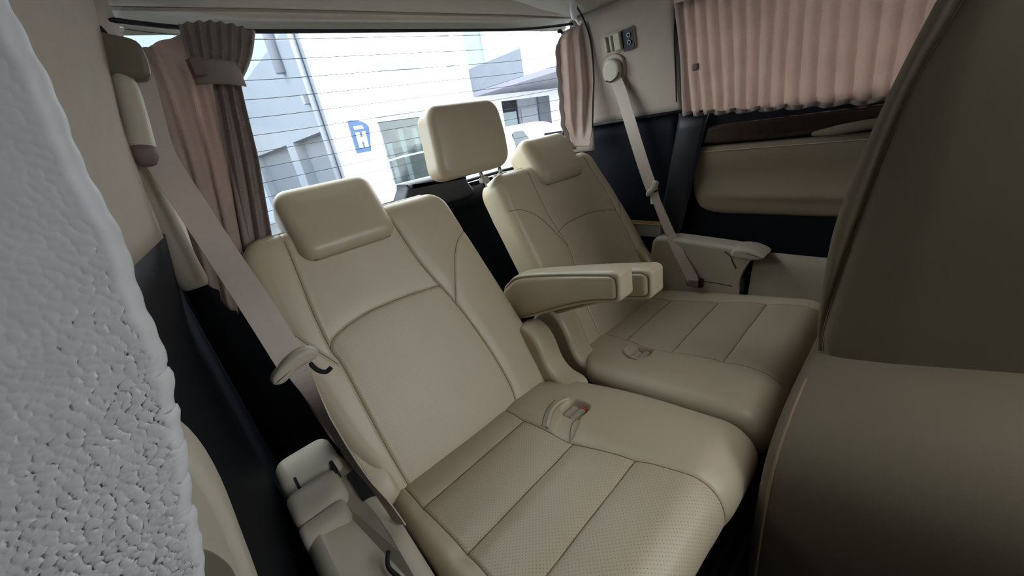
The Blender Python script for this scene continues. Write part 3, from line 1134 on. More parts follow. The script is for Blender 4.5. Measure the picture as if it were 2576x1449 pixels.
# ================================================================== SIDE CONSOLES AND BELTS
cl = thing('side_console', (0.03, 0.65, 0.0), 'beige plastic side tray between the near seat and the black left wall', 'console')
body = [(-0.062, 0.985), (-0.06, 0.78), (-0.055, 0.40), (-0.045, 0.10), (0.085, 0.10), (0.094, 0.45), (0.100, 0.63), (0.088, 0.80), (0.078, 0.915), (0.05, 0.985)]
def console_map(a, b, w):
    z = w + 0.02 * np.sin(np.clip((b - 0.4) / 0.6, 0, 1) * math.pi) * (w > 0.3) - 0.03 * np.clip((0.55 - b) / 0.4, 0, 1) * (w > 0.3)
    return np.stack([a, b, z], -1)
body_d = []
for i in range(len(body)):
    p, q = np.array(body[i]), np.array(body[(i + 1) % len(body)])
    k = max(1, int(np.linalg.norm(q - p) / 0.04))
    for j in range(k):
        body_d.append(p + (q - p) * j / k)
rext('tray_body', body_d, 0.0, 0.470, 0.03, console_map, 'beige_plastic', cl, steps=6)
rext('rear_lid', rrect(-0.058, 0.070, 0.83, 0.975, 0.03), 0.44, 0.512, 0.022, XY(), 'beige_plastic', cl)
rext('carry_band', spline([(0.735, 0.43), (0.738, 0.49), (0.752, 0.513), (0.785, 0.521), (0.815, 0.518), (0.832, 0.50), (0.835, 0.43)], 5, True), -0.060, 0.048, 0.020, YZ(), 'beige_plastic', cl, steps=6)
rext('carry_band', spline([(0.692, 0.43), (0.695, 0.480), (0.708, 0.499), (0.730, 0.502), (0.742, 0.49), (0.745, 0.43)], 5, True), -0.060, 0.034, 0.014, YZ(), 'beige_plastic', cl, steps=6)
rext('slot', rrect(0.044, 0.052, 0.80, 0.85, 0.003), 0.495, 0.513, 0.0, XY(), 'void_black', cl)
rext('slot', rrect(-0.030, -0.024, 0.835, 0.870, 0.002), 0.505, 0.5135, 0.0, XY(), 'void_black', cl)
tube('slot', spline([(0.052, 0.560, 0.488), (0.040, 0.535, 0.487), (0.046, 0.50, 0.484), (0.055, 0.44, 0.480)], 5), 0.004, 'void_black', cl, n=6)
rext('belt_slot', rrect(0.060, 0.095, 0.70, 0.80, 0.006), 0.462, 0.4935, 0.0, XY(), 'void_black', cl)

cr_ = thing('side_console', (1.45, 0.6, 0.0), 'beige plastic side tray beside the far seat below the right belt', 'console')
tray = spline([(0.80, 0.40), (0.80, 0.56), (0.78, 0.632), (0.72, 0.645), (0.60, 0.640), (0.44, 0.628), (0.405, 0.615), (0.43, 0.57), (0.455, 0.50), (0.46, 0.42), (0.60, 0.38)], 5, True)
rext('tray_body', tray, 1.415, 1.50, 0.018, YZ(), 'beige_plastic', cr_, steps=5)
rext('tray_handle', spline([(0.47, 0.630), (0.42, 0.634), (0.375, 0.615), (0.385, 0.597), (0.43, 0.592), (0.475, 0.600)], 5, True), 1.398, 1.49, 0.012, YZ(), 'beige_plastic', cr_)
tube('lid_joint', [(1.414, 0.61, 0.478), (1.414, 0.53, 0.480), (1.414, 0.47, 0.478)], 0.0012, 'void_black', cr_, n=5)
tube('lid_joint', spline([(1.412, 0.50, 0.612), (1.411, 0.480, 0.597), (1.411, 0.475, 0.582), (1.4135, 0.46, 0.55)], 5), 0.0018, 'void_black', cr_, n=5)
cp = thing('striker_plate', (1.46, 0.82, 0.63), 'grey metal catch plate behind the far seat on the right wall', 'bracket')
box('plate', (1.44, 0.765, 0.632), (1.485, 0.93, 0.684), 'steel', cp, bev=0.004)
box('plate_edge', (1.438, 0.763, 0.684), (1.486, 0.93, 0.689), 'brass', cp, bev=0.001)


def belt(name, label, base, pts, wd, anchor_fn):
    t = thing(name, base, label, 'seat belt', 'rear seat belts')
    return t


# right belt
rb = thing('seat_belt', (1.46, 0.95, 0.47), 'pinkish beige seat belt hanging from the right wall over the far seat', 'seat belt', 'rear seat belts')
pr = spline([(1.446, 0.945, 1.272), (1.446, 0.915, 1.20), (1.445, 0.86, 1.02), (1.442, 0.815, 0.885), (1.440, 0.790, 0.825)], 8)
ribbon('webbing', pr, (0.10, -0.92, -0.3), 0.047, 0.0022, 'belt_web', rb)
pr2 = spline([(1.440, 0.788, 0.820), (1.436, 0.765, 0.765), (1.425, 0.715, 0.665), (1.405, 0.665, 0.585), (1.395, 0.615, 0.505), (1.392, 0.603, 0.480)], 8)
wd2 = np.stack([np.linspace(0.1, 0.3, len(pr2)), np.full(len(pr2), -0.9), np.linspace(-0.2, -0.2, len(pr2))], -1)
ribbon('webbing', pr2, wd2, np.interp(np.linspace(0, 1, len(pr2)), [0, .15, .3, 1], [0.036, 0.030, 0.034, 0.042]), 0.0022, 'belt_web', rb)
rext('anchor_end', rrect(0.585, 0.630, 0.462, 0.486, 0.004), 1.385, 1.398, 0.003, YZ(), 'belt_end', rb)
rext('anchor_slot', rrect(0.572, 0.632, 0.455, 0.490, 0.004), 1.400, 1.4165, 0.0, YZ(), 'void_black', rb)
tg = spline([(0.768, 0.862), (0.775, 0.840), (0.790, 0.822), (0.812, 0.806), (0.818, 0.818), (0.810, 0.832), (0.795, 0.842), (0.785, 0.868)], 5, True)
rext('tongue', tg, 1.428, 1.450, 0.006, YZ(), 'beige_plastic', rb)
rext('care_label', rrect(0.789, 0.802, 0.775, 0.806, 0.001), 1.4385, 1.4395, 0.0, YZ(), 'white_label', rb)
gd = spline([(0.903, 1.325), (0.935, 1.346), (0.975, 1.338), (1.000, 1.305), (0.997, 1.262), (0.965, 1.238), (0.925, 1.244), (0.903, 1.280)], 5, True)


def tum(a, b, w):
    return np.stack([1.50 - (b - 1.105) * 0.20 - w, a, b], -1)


rext('guide_base', gd, -0.005, 0.012, 0.008, tum, 'pillar_cloth', rb)
gd2 = spline([(0.913, 1.312), (0.94, 1.330), (0.97, 1.322), (0.987, 1.290), (0.982, 1.260), (0.955, 1.248), (0.925, 1.259), (0.911, 1.284)], 5, True)
rext('guide_cover', gd2, 0.008, 0.034, 0.012, tum, 'beige_plastic', rb)
tube('guide_slot', spline([tuple(tum(np.array(a), np.array(b), np.array(0.033))) for a, b in ((0.976, 1.261), (0.955, 1.254), (0.925, 1.265), (0.915, 1.278))], 5), 0.0025, 'void_black', rb, n=5)

# left belt
lb = thing('seat_belt', (0.03, 0.9, 0.48), 'pinkish beige seat belt running from the left pillar down across the near seat edge', 'seat belt', 'rear seat belts')
pl = spline([(0.040, 0.905, 1.335), (0.030, 0.905, 1.28), (0.019, 0.900, 1.21), (0.027, 0.865, 1.12), (0.035, 0.82, 1.036), (0.042, 0.735, 0.960), (0.050, 0.672, 0.860)], 10)
ribbon('webbing', pl, (1.0, 0.12, 0.05), 0.046, 0.0022, 'belt_web', lb)
pl2 = spline([(0.052, 0.670, 0.852), (0.055, 0.655, 0.79), (0.062, 0.635, 0.69), (0.072, 0.630, 0.61), (0.085, 0.622, 0.545), (0.094, 0.60, 0.478)], 10)
k = np.linspace(0, 1, len(pl2))[:, None]
k2 = np.clip(k * 3.5, 0, 1) ** 0.7
wd = (1 - k2) * np.array([1.0, 0.1, 0.0]) + k2 * np.array([0.30, -0.85, -0.35])
ribbon('webbing', pl2, wd, np.interp(k[:, 0], [0, .15, 1], [0.036, 0.030, 0.036]), 0.0022, 'belt_web', lb)
tgl = spline([(0.012, 0.842), (0.018, 0.856), (0.045, 0.872), (0.075, 0.876), (0.090, 0.866), (0.083, 0.852), (0.05, 0.848), (0.028, 0.836)], 5, True)
rext('tongue', tgl, 0.658, 0.682, 0.008, XZ(), 'beige_plastic', lb)
tube('tongue_pin', spline([(0.072, 0.668, 0.846), (0.078, 0.664, 0.83), (0.088, 0.660, 0.822), (0.098, 0.658, 0.826)], 5), 0.0045, 'void_black', lb, n=6)


def lpm(y0):
    return lambda a, b, w: np.stack([a, y0 + w + 0.25 * (0.05 - a), b], -1)


rext('guide_cover', spline([(0.014, 1.384), (0.030, 1.381), (0.058, 1.370), (0.061, 1.345), (0.054, 1.321), (0.032, 1.322), (0.006, 1.328), (0.006, 1.352)], 4, True), 0.87, 0.905, 0.008, lpm(0.0), 'olive_shade_plastic', lb)
rext('guide_base', spline([(-0.002, 1.398), (0.015, 1.400), (0.030, 1.388), (0.030, 1.330), (0.008, 1.315), (-0.006, 1.335)], 4, True), 0.885, 0.93, 0.006, lpm(0.0), 'black_plastic', lb)
slv = spline([(0.022, 0.89, 1.328), (0.016, 0.89, 1.29), (0.006, 0.885, 1.24), (0.000, 0.88, 1.215)], 8)
tube('belt_sleeve', slv, np.interp(np.linspace(0, 1, len(slv)), [0, .2, .85, 1], [0.012, 0.017, 0.019, 0.016]), 'beige_plastic', lb, n=14)
tube('sleeve_end', [(0.002, 0.882, 1.222), (0.000, 0.879, 1.208), (0.000, 0.876, 1.196)], [0.019, 0.019, 0.011], 'belt_end', lb, n=14)

# ================================================================== CURTAINS
def grid_fn(rows, ncol_per=None):
    """rows: list of (v, [(u, x, y, z), ...]) -> smooth-ish bilinear surface"""
    vs = np.array([r[0] for r in rows])

    def f(u, v):
        acc = []
        for _, pts in rows:
            P = np.array(pts)
            acc.append(np.stack([np.interp(u, P[:, 0], P[:, c]) for c in (1, 2, 3)], -1))
        A = np.stack(acc)                      # rows, nv, nu, 3
        out = np.zeros(u.shape + (3,))
        for i in range(len(vs) - 1):
            t = np.clip((v - vs[i]) / (vs[i + 1] - vs[i]), 0, 1)
            m = (v >= vs[i]) & (v <= vs[i + 1])
            tt = t[..., None]
            val = A[i] * (1 - tt) + A[i + 1] * tt
            out = np.where(m[..., None], val, out)
        return out
    return f


# left rear curtain
cu1 = thing('curtain', (0.12, 1.1, 0.87), 'dusty pink curtain gathered at the left of the rear window', 'curtain', 'car curtains')
g1 = grid_fn([
    (0.0, [(0, 0.052, 1.04, 1.392), (0.35, 0.100, 1.08, 1.418), (0.55, 0.150, 1.10, 1.440), (0.7, 0.19, 1.11, 1.44), (1, 0.235, 1.12, 1.44)]),
    (0.22, [(0, 0.040, 1.04, 1.325), (0.5, 0.13, 1.09, 1.34), (1, 0.212, 1.12, 1.345)]),
    (0.5, [(0, 0.022, 1.03, 1.19), (0.5, 0.105, 1.08, 1.20), (1, 0.186, 1.11, 1.21)]),
    (0.8, [(0, 0.004, 1.03, 1.03), (0.5, 0.07, 1.07, 1.03), (1, 0.140, 1.10, 1.03)]),
    (1.0, [(0, -0.005, 1.03, 0.975), (0.25, 0.010, 1.04, 0.90), (0.4, 0.018, 1.05, 0.862), (0.55, 0.042, 1.07, 0.87), (1, 0.130, 1.10, 0.93)])])


def c1(u, v):
    P = g1(u, v)
    amp = 0.006 + 0.010 * np.clip(v * 1.5, 0, 1)
    w = np.sin(2 * math.pi * (4.5 * u + 0.35 * v)) + 0.35 * np.sin(2 * math.pi * (9.3 * u - 0.2 * v + 0.2))
    P[..., 1] += amp * w
    P[..., 0] += 0.35 * amp * np.cos(2 * math.pi * (4.5 * u + 0.35 * v))
    return P


sheet('cloth', c1, 90, 70, 'curtain_pink', cu1, thick=0.0015)


def c1b(u, v):
    # gathered head above the tie band
    top = np.stack([lerp(0.150, 0.282, u), 1.070 + 0 * u, 1.452 + 0.008 * np.sin(u * 3.1) - 0.012 * u], -1)
    bot = np.stack([lerp(0.140, 0.216, u), 1.062 + 0 * u, lerp(1.352, 1.343, u)], -1)
    t = v ** 0.9
    P = top * (1 - t[..., None]) + bot * t[..., None]
    P[..., 0] += 0.010 * np.sin(v * 3.14) * (u - 0.3)
    P[..., 1] += (0.007 * (1 - 0.5 * v)) * np.sin(2 * math.pi * 7 * u + 0.6 * v) + 0.012 * (2 * u - 1) ** 2
    return P


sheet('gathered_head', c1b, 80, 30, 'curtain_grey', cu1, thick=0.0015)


def band(u, v):
    x = lerp(0.134, 0.219, u)
    z = lerp(1.340, 1.386, v) - 0.008 * u
    y = 1.048 + 0.02 * (2 * u - 1) ** 2
    return np.stack([x, y, z], -1)


sheet('tie_band', band, 20, 6, 'curtain_grey', cu1, thick=0.003)
box('band_clip', (0.134, 1.036, 1.352), (0.152, 1.062, 1.384), 'belt_end', cu1, bev=0.003)


def c1tail(u, v):
    # right hand fold in front of the glass, lit from behind
    xl_ = np.interp(v, [0, .4, 1], [0.165, 0.128, 0.075])
    xr_ = np.interp(v, [0, .12, .4, 1], [0.214, 0.206, 0.190, 0.140])
    z = lerp(1.345, 0.955, v)
    x = lerp(xl_, xr_, u)
    y = 1.085 + 0.010 * np.sin(2 * math.pi * (2.6 * u + 0.1 * v))
    return np.stack([x, y, z], -1)


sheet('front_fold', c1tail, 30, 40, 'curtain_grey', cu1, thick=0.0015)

# right rear curtain
cu2 = thing('curtain', (1.42, 1.1, 1.03), 'narrow dusty pink curtain tied at the right of the rear window', 'curtain', 'car curtains')


def c2(u, v):
    z = lerp(1.475, 1.03, v)
    xl_ = np.interp(v, [0, .08, .25, .5, .75, .9, 1], [1.415, 1.375, 1.366, 1.362, 1.362, 1.385, 1.41])
    yl_ = 1.145 + 0 * v
    xr_ = np.interp(v, [0, .2, .5, .8, 1], [1.420, 1.432, 1.440, 1.41, 1.375])
    yr_ = 1.035 + 0 * v
    x = lerp(xl_, xr_, u)
    y = lerp(yl_, yr_, u)
    w = 0.010 * np.sin(2 * math.pi * (2.6 * u + 0.25 * v)) * np.sin(np.clip(v * 1.05 + 0.03, 0, 1) * math.pi) ** 0.4
    return np.stack([x + 0.6 * w, y + 0.8 * w, z], -1)


sheet('cloth', c2, 60, 60, 'curtain_pink', cu2, thick=0.0015)


def c2e(u, v):
    z = lerp(1.452, 1.02, v)
    x = np.interp(v, [0, .06, .2, .5, .75, .9, 1], [1.400, 1.372, 1.362, 1.356, 1.352, 1.375, 1.41]) + 0.016 * (u - 0.4)
    x = x + 0.003 * np.sin(v * 40) 
    y = 1.152 - 0.012 * u
    return np.stack([x, y, z], -1)


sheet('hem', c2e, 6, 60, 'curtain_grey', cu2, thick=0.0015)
tube('curtain_hook', spline([(1.384, 1.146, 1.470), (1.394, 1.146, 1.476), (1.404, 1.142, 1.466)], 5), 0.006, 'black_plastic', cu2, n=6)

# side window curtain with upright pleats
cu3 = thing('curtain', (1.46, 0.3, 1.08), 'wide pleated pink curtain drawn across the right side window', 'curtain', 'car curtains')


def c3(u, v):
    y = lerp(0.684, -0.50, u)
    z = lerp(1.425 + 0.01 * np.clip(u * 4, 0, 1), 1.088 - 0.040 * np.clip(u / 0.45, 0, 1), v)
    x = 1.50 - (z - 1.105) * 0.20 - 0.022
    ph = 2 * math.pi * (u * 33 + 0.25 * np.sin(u * 9) + 0.10 * np.sin(v * 3 + u * 20))
    amp = 0.0055 + 0.0035 * v
    g = np.clip(1 - u / 0.09, 0, 1)
    x = x - amp * np.sin(ph) - 0.008 * g * np.sin(6 * v + 2)
    y = y + 0.30 * amp * np.cos(ph)
    z = z + 0.0035 * np.sin(ph * 0.5) * v
    # first pleats pulled towards a pin
    pin = np.exp(-((z - 1.235) / 0.06) ** 2) * np.clip(1 - np.abs(u - 0.045) / 0.05, 0, 1)
    x = x - 0.010 * pin
    return np.stack([x, y, z], -1)


sheet('cloth', c3, 420, 36, 'curtain_pink', cu3, thick=0.0012)


def c3h(u, v):
    y = lerp(0.676, -0.50, u)
    z = 1.089 - 0.040 * np.clip(u / 0.45, 0, 1) + 0.012 * v + 0.0035 * np.sin(math.pi * u * 33)
    x = 1.50 - (z - 1.105) * 0.20 - 0.032 - 0.008 * np.sin(2 * math.pi * u * 33 + 0.4)
    return np.stack([x, y, z], -1)


sheet('hem', c3h, 420, 4, 'curtain_grey', cu3, thick=0.001)
box('curtain_pin', (1.434, 0.622, 1.226), (1.452, 0.640, 1.246), 'belt_end', cu3, bev=0.004)
tube('curtain_wire', spline([(1.430, 0.64, 1.420), (1.432, 0.688, 1.412), (1.448, 0.705, 1.34), (1.470, 0.712, 1.24), (1.485, 0.716, 1.14)], 6), 0.0022, 'void_black', cu3, n=6)

# ================================================================== SMALL FITTINGS ON THE WALLS
cord = tube('power_cord', spline([(1.315, 1.00, 1.515), (1.36, 1.01, 1.488), (1.400, 1.02, 1.452), (1.418, 1.02, 1.405), (1.422, 1.02, 1.345), (1.418, 1.02, 1.27), (1.40, 1.02, 1.19), (1.385, 1.02, 1.10)], 8), 0.0032, 'void_black')
tag(cord, 'thin black cord hanging from the roof beside the right rear curtain', 'cord')
hk = thing('clear_hook', (1.30, 1.0, 1.50), 'small clear plastic hook stuck on the roof edge by the cord', 'hook')
rext('hook_pad', spline([(1.282, 1.47), (1.300, 1.468), (1.308, 1.50), (1.300, 1.525), (1.285, 1.525), (1.276, 1.50)], 4, True), 0.985, 0.999, 0.005, XZ(), 'clear_hook', hk)
tube('hook_arm', spline([(1.295, 0.99, 1.472), (1.299, 0.982, 1.458), (1.302, 0.978, 1.450), (1.303, 0.972, 1.458)], 5), 0.005, 'clear_hook', hk, n=8)

br = thing('wall_bracket', (1.445, 0.90, 1.38), 'square open wall fitting with two round holes above the right belt guide', 'bracket')
rext('bracket_base', rrect(0.845, 0.985, 1.345, 1.415, 0.010), -0.004, 0.008, 0.004, tum, 'pillar_cloth', br)
for a, b in ((0.955, 0.968), (0.932, 0.945)):
    rext('ridge', rrect(a, b, 1.355, 1.405, 0.005), 0.004, 0.020, 0.005, tum, 'beige_plastic', br)
rext('slider', rrect(0.895, 0.925, 1.350, 1.408, 0.006), 0.004, 0.024, 0.006, tum, 'beige_plastic', br)
rext('recess', rrect(0.850, 0.895, 1.342, 1.410, 0.004), 0.007, 0.010, 0.0, tum, 'black_plastic', br)
ang = np.linspace(0, 2 * math.pi, 20, endpoint=False)
for (cy, cz) in ((0.865, 1.388), (0.866, 1.366)):
    rext('round_hole', np.stack([cy + 0.008 * np.cos(ang), cz + 0.008 * np.sin(ang)], -1), 0.009, 0.015, 0.002, tum, 'steel', br)
    rext('hole_centre', np.stack([cy + 0.005 * np.cos(ang), cz + 0.005 * np.sin(ang)], -1), 0.0145, 0.0158, 0.0, tum, 'void_black', br)

# ================================================================== FOREGROUND SEAT (right)
cs_ = thing('captain_seat', (1.1, -0.15, 0.0), 'second-row leather seat, shade put into its colour, filling the right foreground', 'car seat')


def side_map(x0, lean=0.0):
    def f(X, V, w):
        # X = y (forward is smaller), V = height, w = out towards -x
        X, V, w = np.broadcast_arrays(X, V, w)
        return np.stack([x0 - w + lean * (V - 0.6), X, V], -1)
    return f


beL = const(-0.36)
beR = curve([0.50, 0.60, 0.64, 0.76, 0.895, 1.065, 1.217, 1.50], [0.115, 0.127, 0.132, 0.136, 0.130, 0.100, 0.060, -0.03])
sseam = [(0.110, 0.50), (0.116, 0.60), (0.121, 0.64), (0.112, 0.76), (0.097, 0.89), (0.070, 1.08), (0.033, 1.209), (-0.055, 1.46)]
sseam = poly_s(sseam)
sbk = Soft(beL, beR, 0.50, 1.42, 0.06, 0.022, 0.44, 0.05, side_map(0.90, 0.02), [(sseam, 0.010, 0.007, 0.006)],
           lambda X, V, e: 0.010 * np.clip((0.11 - X) / 0.10, 0, 1), res=0.005)
sh, _ = sbk.build(cs_, 'backrest', 'leather_shaded', lambda X, V: (['side_panel', 'rear_piping_roll'], (~left_of(X, V, sseam)).astype(int)))
sbk.thread(sh, [p for p in sseam if p[1] < 1.40], rad=0.0016)
# cushion below: rounded inboard edge, top sloping up to the backrest
cprof = spline([(1.36, 0.60), (1.10, 0.612), (0.92, 0.592), (0.79, 0.572), (0.70, 0.538), (0.645, 0.485), (0.618, 0.40), (0.606, 0.27), (0.612, 0.14), (0.66, 0.085), (1.30, 0.085), (1.36, 0.20)], 8, True)


def cmap(a, b, w):
    lift = np.clip(0.13 - w, 0, 0.8) * 0.26 * np.clip((b - 0.25) / 0.3, 0, 1)
    return np.stack([a, w, b + lift], -1)


rext('seat_cushion', cprof, -0.55, 0.142, 0.028, cmap, 'leather_shaded', cs_, steps=6)
cp_ = np.array([p for p in cprof if p[0] < 0.93])
tube('cushion_piping', np.stack([cp_[:, 0] + 0.002, np.full(len(cp_), 0.122), cp_[:, 1]], -1)[6:-4], 0.0035, 'thread', cs_, n=6)
box('seat_rail', (0.92, -0.45, 0.011), (1.34, 0.06, 0.08), 'black_plastic', cs_, bev=0.01)

# ================================================================== FOREGROUND PILLAR TRIM (left)
pt = thing('pillar_trim', (-0.1, 0.3, 0.0), 'pale grey grained trim panel right up close at the left edge', 'trim panel')


def cells(x, z, size, seed):
    # distance to the border of jittered cells: pebbled grain
    r_ = np.random.RandomState(seed)
    tab = r_.rand(64, 64, 2)
    gx, gz = x / size, z / (size * 0.72)
    ix, iz = np.floor(gx).astype(int), np.floor(gz).astype(int)
    f1, f2 = np.full(x.shape, 9.0), np.full(x.shape, 9.0)
    for a in (-1, 0, 1):
        for b in (-1, 0, 1):
            j = tab[(ix + a) % 64, (iz + b) % 64]
            d = np.hypot(gx - (ix + a + j[..., 0]), gz - (iz + b + j[..., 1]))
            f2 = np.minimum(f2, np.maximum(f1, d))
            f1 = np.minimum(f1, d)
    return np.clip((f2 - f1) / 0.45, 0, 1)


def pt_fn(u, v):
    z = lerp(0.30, 1.47, v)
    ex = np.interp(z, [0.30, 0.70, 0.80, 0.898, 1.04, 1.123, 1.192, 1.234, 1.47], [-0.22, -0.165, -0.125, -0.084, -0.044, -0.031, -0.026, -0.022, -0.008])
    saw = (z * 41.0) % 1.0
    rag = (0.0022 * saw - 0.001) * (z < 1.055) * (z > 0.93) + 0.0008 * np.sin(z * 90) + 0.0004 * np.sin(z * 333)
    x = lerp(ex + rag, -0.34, u ** 1.25)
    y = 0.30 + (ex - x) * 0.08
    fade = np.clip((1.22 - z) / 0.25, 0.25, 1)
    c = cells(x + 0.25 * z, z, 0.0065, 3)
    c2 = cells(x, z, 0.0027, 8)
    h = (0.00058 * (c * c * (3 - 2 * c)) + 0.00010 * c2 + 0.0004 * np.sin(z * 160 + 30 * x)) * fade
    edge = np.clip(u / 0.02, 0, 1)
    y = y - h * edge + 0.006 * (1 - np.sqrt(np.clip(1 - (1 - np.clip(u / 0.03, 0, 1)) ** 2, 0, 1)))
    return np.stack([x, y, z], -1)


sheet('grained_skin', pt_fn, 260, 900, 'grey_grain', pt, thick=-0.004)
lt = thing('step_trim', (-0.15, 0.37, 0.0), 'beige plastic step trim with a dark hollow at the lower left', 'trim panel')
trm = spline([(-0.064, 0.985), (-0.058, 0.925), (-0.072, 0.81), (-0.10, 0.60), (-0.12, 0.2), (-0.35, 0.2), (-0.35, 0.90), (-0.16, 1.0), (-0.09, 1.03)], 5, True)
rext('trim_body', trm, 0.345, 0.40, 0.008, XZ(), 'beige_plastic', lt)
hol = spline([(-0.092, 0.885), (-0.078, 0.865), (-0.082, 0.82), (-0.11, 0.70), (-0.16, 0.70), (-0.13, 0.80)], 5, True)
rext('hollow', hol, 0.3425, 0.348, 0.0, XZ(), 'olive_shade_plastic', lt)

# ================================================================== OUTSIDE, BEHIND THE VAN
GZ = -0.45
struct(box('ground', (-40, -30, GZ - 0.2), (60, 60, GZ), 'asphalt'))

hb_ = thing('building', (2.48, 7.0, GZ), 'white rendered house with shade coloured into its side wall, and garages, outside', 'building')
FY = 7.0


def fwall(name, x0, x1, z0, z1, material, y0=FY, y1=FY + 0.25, parent=hb_):
    return box(name, (x0, y0, z0), (x1, y1, z1), material, parent)


# front wall pieces around the openings
fwall('wall', 2.48, 3.24, GZ, 7, 'white_render')
fwall('wall', 3.24, 4.52, 1.75, 7, 'white_render')
fwall('wall', 3.24, 4.52, GZ, 0.55, 'white_render')
fwall('wall', 4.52, 6.25, GZ, 2.46, 'white_render')
fwall('wall', 4.52, 5.52, 2.46, 7, 'white_render')
fwall('wall', 5.52, 6.03, 4.2, 7, 'white_render')
fwall('wall', 6.03, 14, 2.46, 7, 'white_render')
fwall('wall', 6.25, 7.86, 1.76, 2.46, 'white_render')
fwall('wall', 7.86, 14, GZ, 2.46, 'white_render')
# ground-floor window, posts behind it stand in for a glass reflection
wn = fwall('window', 3.24, 4.52, 0.55, 1.75, 'frame_grey', FY + 0.10, FY + 0.12)
bpy.data.objects.remove(wn)
wn = box('window', (3.24, 6.97, 1.66), (4.52, 7.10, 1.75), 'frame_grey', hb_)
box('frame_bar', (3.24, 7.02, 0.55), (3.275, 7.10, 1.66), 'frame_grey', wn)
box('frame_bar', (4.46, 6.98, 0.55), (4.52, 7.10, 1.66), 'frame_grey', wn)
box('pane', (3.275, 7.06, 0.55), (4.46, 7.07, 1.66), 'house_glass', wn)
box('room', (3.1, 7.75, 0.0), (4.8, 7.8, 2.0), 'room_green', wn)
for px, z0, z1 in ((3.50, 0.55, 1.30), (3.80, 0.55, 1.52), (4.12, 1.05, 1.50)):
    box('reflection_post', (px, 7.4, z0), (px + 0.10, 7.5, z1), 'reflection_grey', wn)
tube('rail', [(3.27, 7.3, 0.98), (3.7, 7.3, 1.02), (4.2, 7.3, 1.03)], 0.02, 'sign_white', wn, n=6)
# upper window strip
wu = box('window', (5.52, 7.06, 2.46), (6.03, 7.08, 4.2), 'teal_glass', hb_)
wu2 = box('window', (4.98, 6.98, 2.46), (5.16, 7.0, 4.2), 'pale_blue_render', hb_)
fwall('ledge', 3.55, 4.35, 2.46, 2.62, 'pale_blue_render', 6.97, 7.0)
# shop opening under the balcony
wo = box('window', (6.25, 7.10, GZ), (6.80, 7.14, 1.76), 'dark_room', hb_)
box('pane', (6.30, 7.085, 0.9), (6.74, 7.10, 1.52), 'teal_glass', wo)
do = box('door', (6.80, 7.06, GZ), (7.45, 7.16, 1.76), 'frame_grey', hb_)
box('door_panel', (6.86, 7.03, GZ), (7.40, 7.06, 1.55), 'pipe_grey', do)
box('door_post', (7.45, 7.02, GZ), (7.86, 7.16, 1.76), 'shutter_grey', hb_)
# balcony box with a dark underside
bal = box('balcony', (5.52, 5.46, 1.99), (14, 7.0, 2.42), 'white_render', hb_)
box('balcony_side', (5.50, 5.46, 1.99), (5.52, 7.0, 2.42), 'balcony_grey', bal)
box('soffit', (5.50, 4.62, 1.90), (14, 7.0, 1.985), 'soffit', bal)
# side wall receding from the corner, shadow in its colour, with garage doors
SX = 2.48
def swall(name, y0, y1, z0, z1, material, x0=SX, x1=SX + 0.25):
    return box(name, (x0, y0, z0), (x1, y1, z1), material, hb_)
swall('side_wall', 7.25, 7.62, GZ, 6.5, 'shaded_render')
swall('side_wall', 7.62, 15.0, 1.685, 3.3, 'shaded_render')
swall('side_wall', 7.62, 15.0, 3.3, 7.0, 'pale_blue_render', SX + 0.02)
swall('side_wall', 9.75, 10.4, GZ, 1.685, 'shaded_render')
swall('side_wall', 14.4, 15.0, GZ, 1.685, 'shaded_render')
for y0, y1 in ((7.62, 9.75), (10.4, 14.4)):
    g = swall('garage_door', y0, y1, GZ, 1.685, 'shutter_grey', SX + 0.20, SX + 0.24)
    box('door_reveal', (SX + 0.10, y0, GZ), (SX + 0.2, y0 + 0.18, 1.685), 'dark_room', g)
for py, r_ in ((7.45, 0.05), (8.6, 0.10)):
    tube('downpipe', [(SX - 0.05, py, GZ if py < 8 else 2.8), (SX - 0.05, py, 6.4)], r_, 'pipe_grey', hb_, n=10)
box('meter_box', (SX - 0.1, 7.7, 2.15), (SX, 7.85, 2.3), 'frame_grey', hb_)

# far building on the left of the lane
fb = thing('building', (-3, 16, GZ), 'pale far house closing the lane behind the left curtain', 'building')
box('wall', (-8, 16, GZ), (6, 17, 7.5), 'pale_blue_render', fb)
for i in range(5):
    w_ = box('window', (-1.0 + 0.9 * i, 15.96, 3.6), (-0.4 + 0.9 * i, 16.0, 4.6), 'teal_glass', fb)
box('ledge', (-8, 15.85, 2.9), (6, 16, 3.0), 'white_render', fb)

# blue hotel-style sign on the front wall
sg = thing('wall_sign', (2.87, 6.95, 1.2), 'blue wall sign with a white letter H on the white house', 'sign')
so_ = [(2.715, 1.217), (2.966, 1.217), (3.053, 1.60)]
so_ += [tuple(p) for p in spline([(3.053, 1.60), (3.00, 1.675), (2.90, 1.722), (2.80, 1.742), (2.721, 1.742)], 5)[1:]]
rext('sign_board', np.array(so_), 6.95, 7.0, 0.0, XZ(), 'sign_blue', sg, smooth=False)


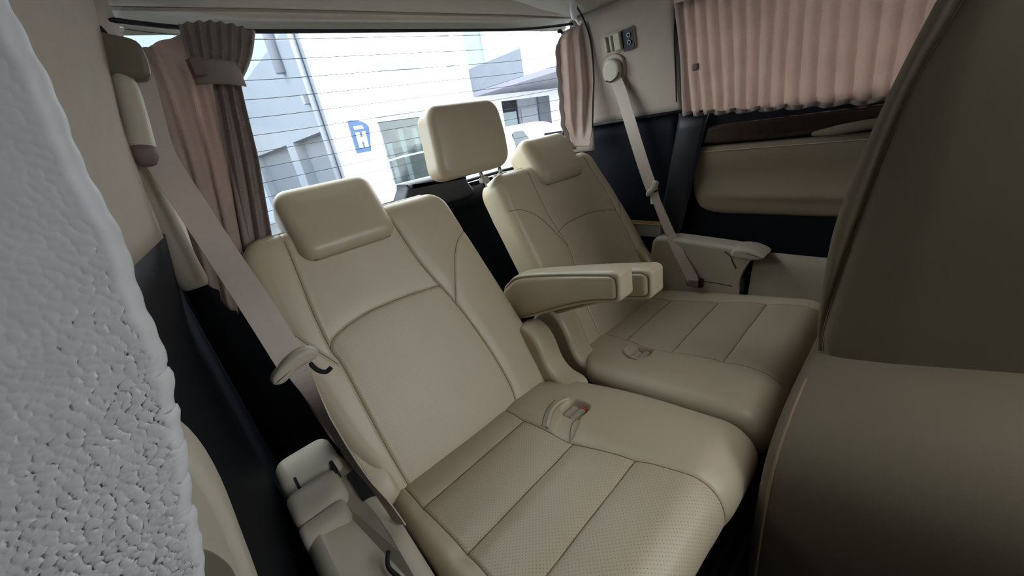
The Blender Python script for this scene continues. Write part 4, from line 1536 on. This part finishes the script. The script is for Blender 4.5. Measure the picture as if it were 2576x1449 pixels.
def sign_poly(name, pts):
    rext(name, np.array(pts), 6.942, 6.952, 0.0, XZ(), 'sign_white', sg, smooth=False)


def hs_(x, z):          # sheared sign coordinates
    return (2.775 + x + 0.02 * (z - 1.3), z)


sign_poly('letter', [hs_(0.0, 1.295), hs_(0.065, 1.295), hs_(0.065, 1.385), hs_(0.105, 1.385), hs_(0.105, 1.295), hs_(0.168, 1.295), hs_(0.180, 1.545),
                     hs_(0.115, 1.545), hs_(0.110, 1.455), hs_(0.066, 1.455), hs_(0.068, 1.545), hs_(0.0, 1.545)])
sign_poly('mark', [(2.778, 1.590), (2.945, 1.590), (2.945, 1.608), (2.932, 1.616), (2.935, 1.642), (2.778, 1.642)])

# parked white car
car = thing('car', (5.2, 4.6, GZ), 'white car parked in front of the shop outside', 'car')
prof = [(3.55, -0.20), (3.50, 0.25), (3.60, 0.45), (3.85, 0.62), (4.05, 0.80), (4.20, 1.06), (4.45, 1.185), (4.75, 1.20), (5.10, 1.17), (5.45, 1.02), (5.75, 0.78), (5.95, 0.62), (6.9, 0.48), (7.3, 0.30), (7.35, -0.20)]
prof_d = np.concatenate([spline(prof, 5), [(6.5, -0.22), (4.5, -0.22)]])


def car_map(a, b, w):
    tum_ = np.clip(b - 0.6, 0, 1) * 0.25
    c = 5.35
    return np.stack([a, c + (w - c) * (1 - tum_), b], -1)


rext('car_body', prof_d, 4.5, 6.2, 0.08, car_map, 'car_white', car, steps=4)
rext('side_window', np.array([(4.225, 0.86), (4.225, 1.08), (4.30, 1.11), (4.46, 1.105), (4.58, 0.90)]), 4.485, 4.52, 0.0, car_map, 'car_window', car, smooth=False)
tube('door_gap', [(4.66, 4.47, 0.30), (4.66, 4.47, 0.86)], 0.006, 'tyre', car, n=4)
for wx in (4.15, 6.65):
    a_ = np.linspace(0, 2 * math.pi, 24, endpoint=False)
    for y0 in (4.46, 6.02):
        rext('wheel', np.stack([wx + 0.31 * np.cos(a_), GZ + 0.315 + 0.31 * np.sin(a_)], -1), y0, y0 + 0.2, 0.03, XZ(), 'tyre', car)
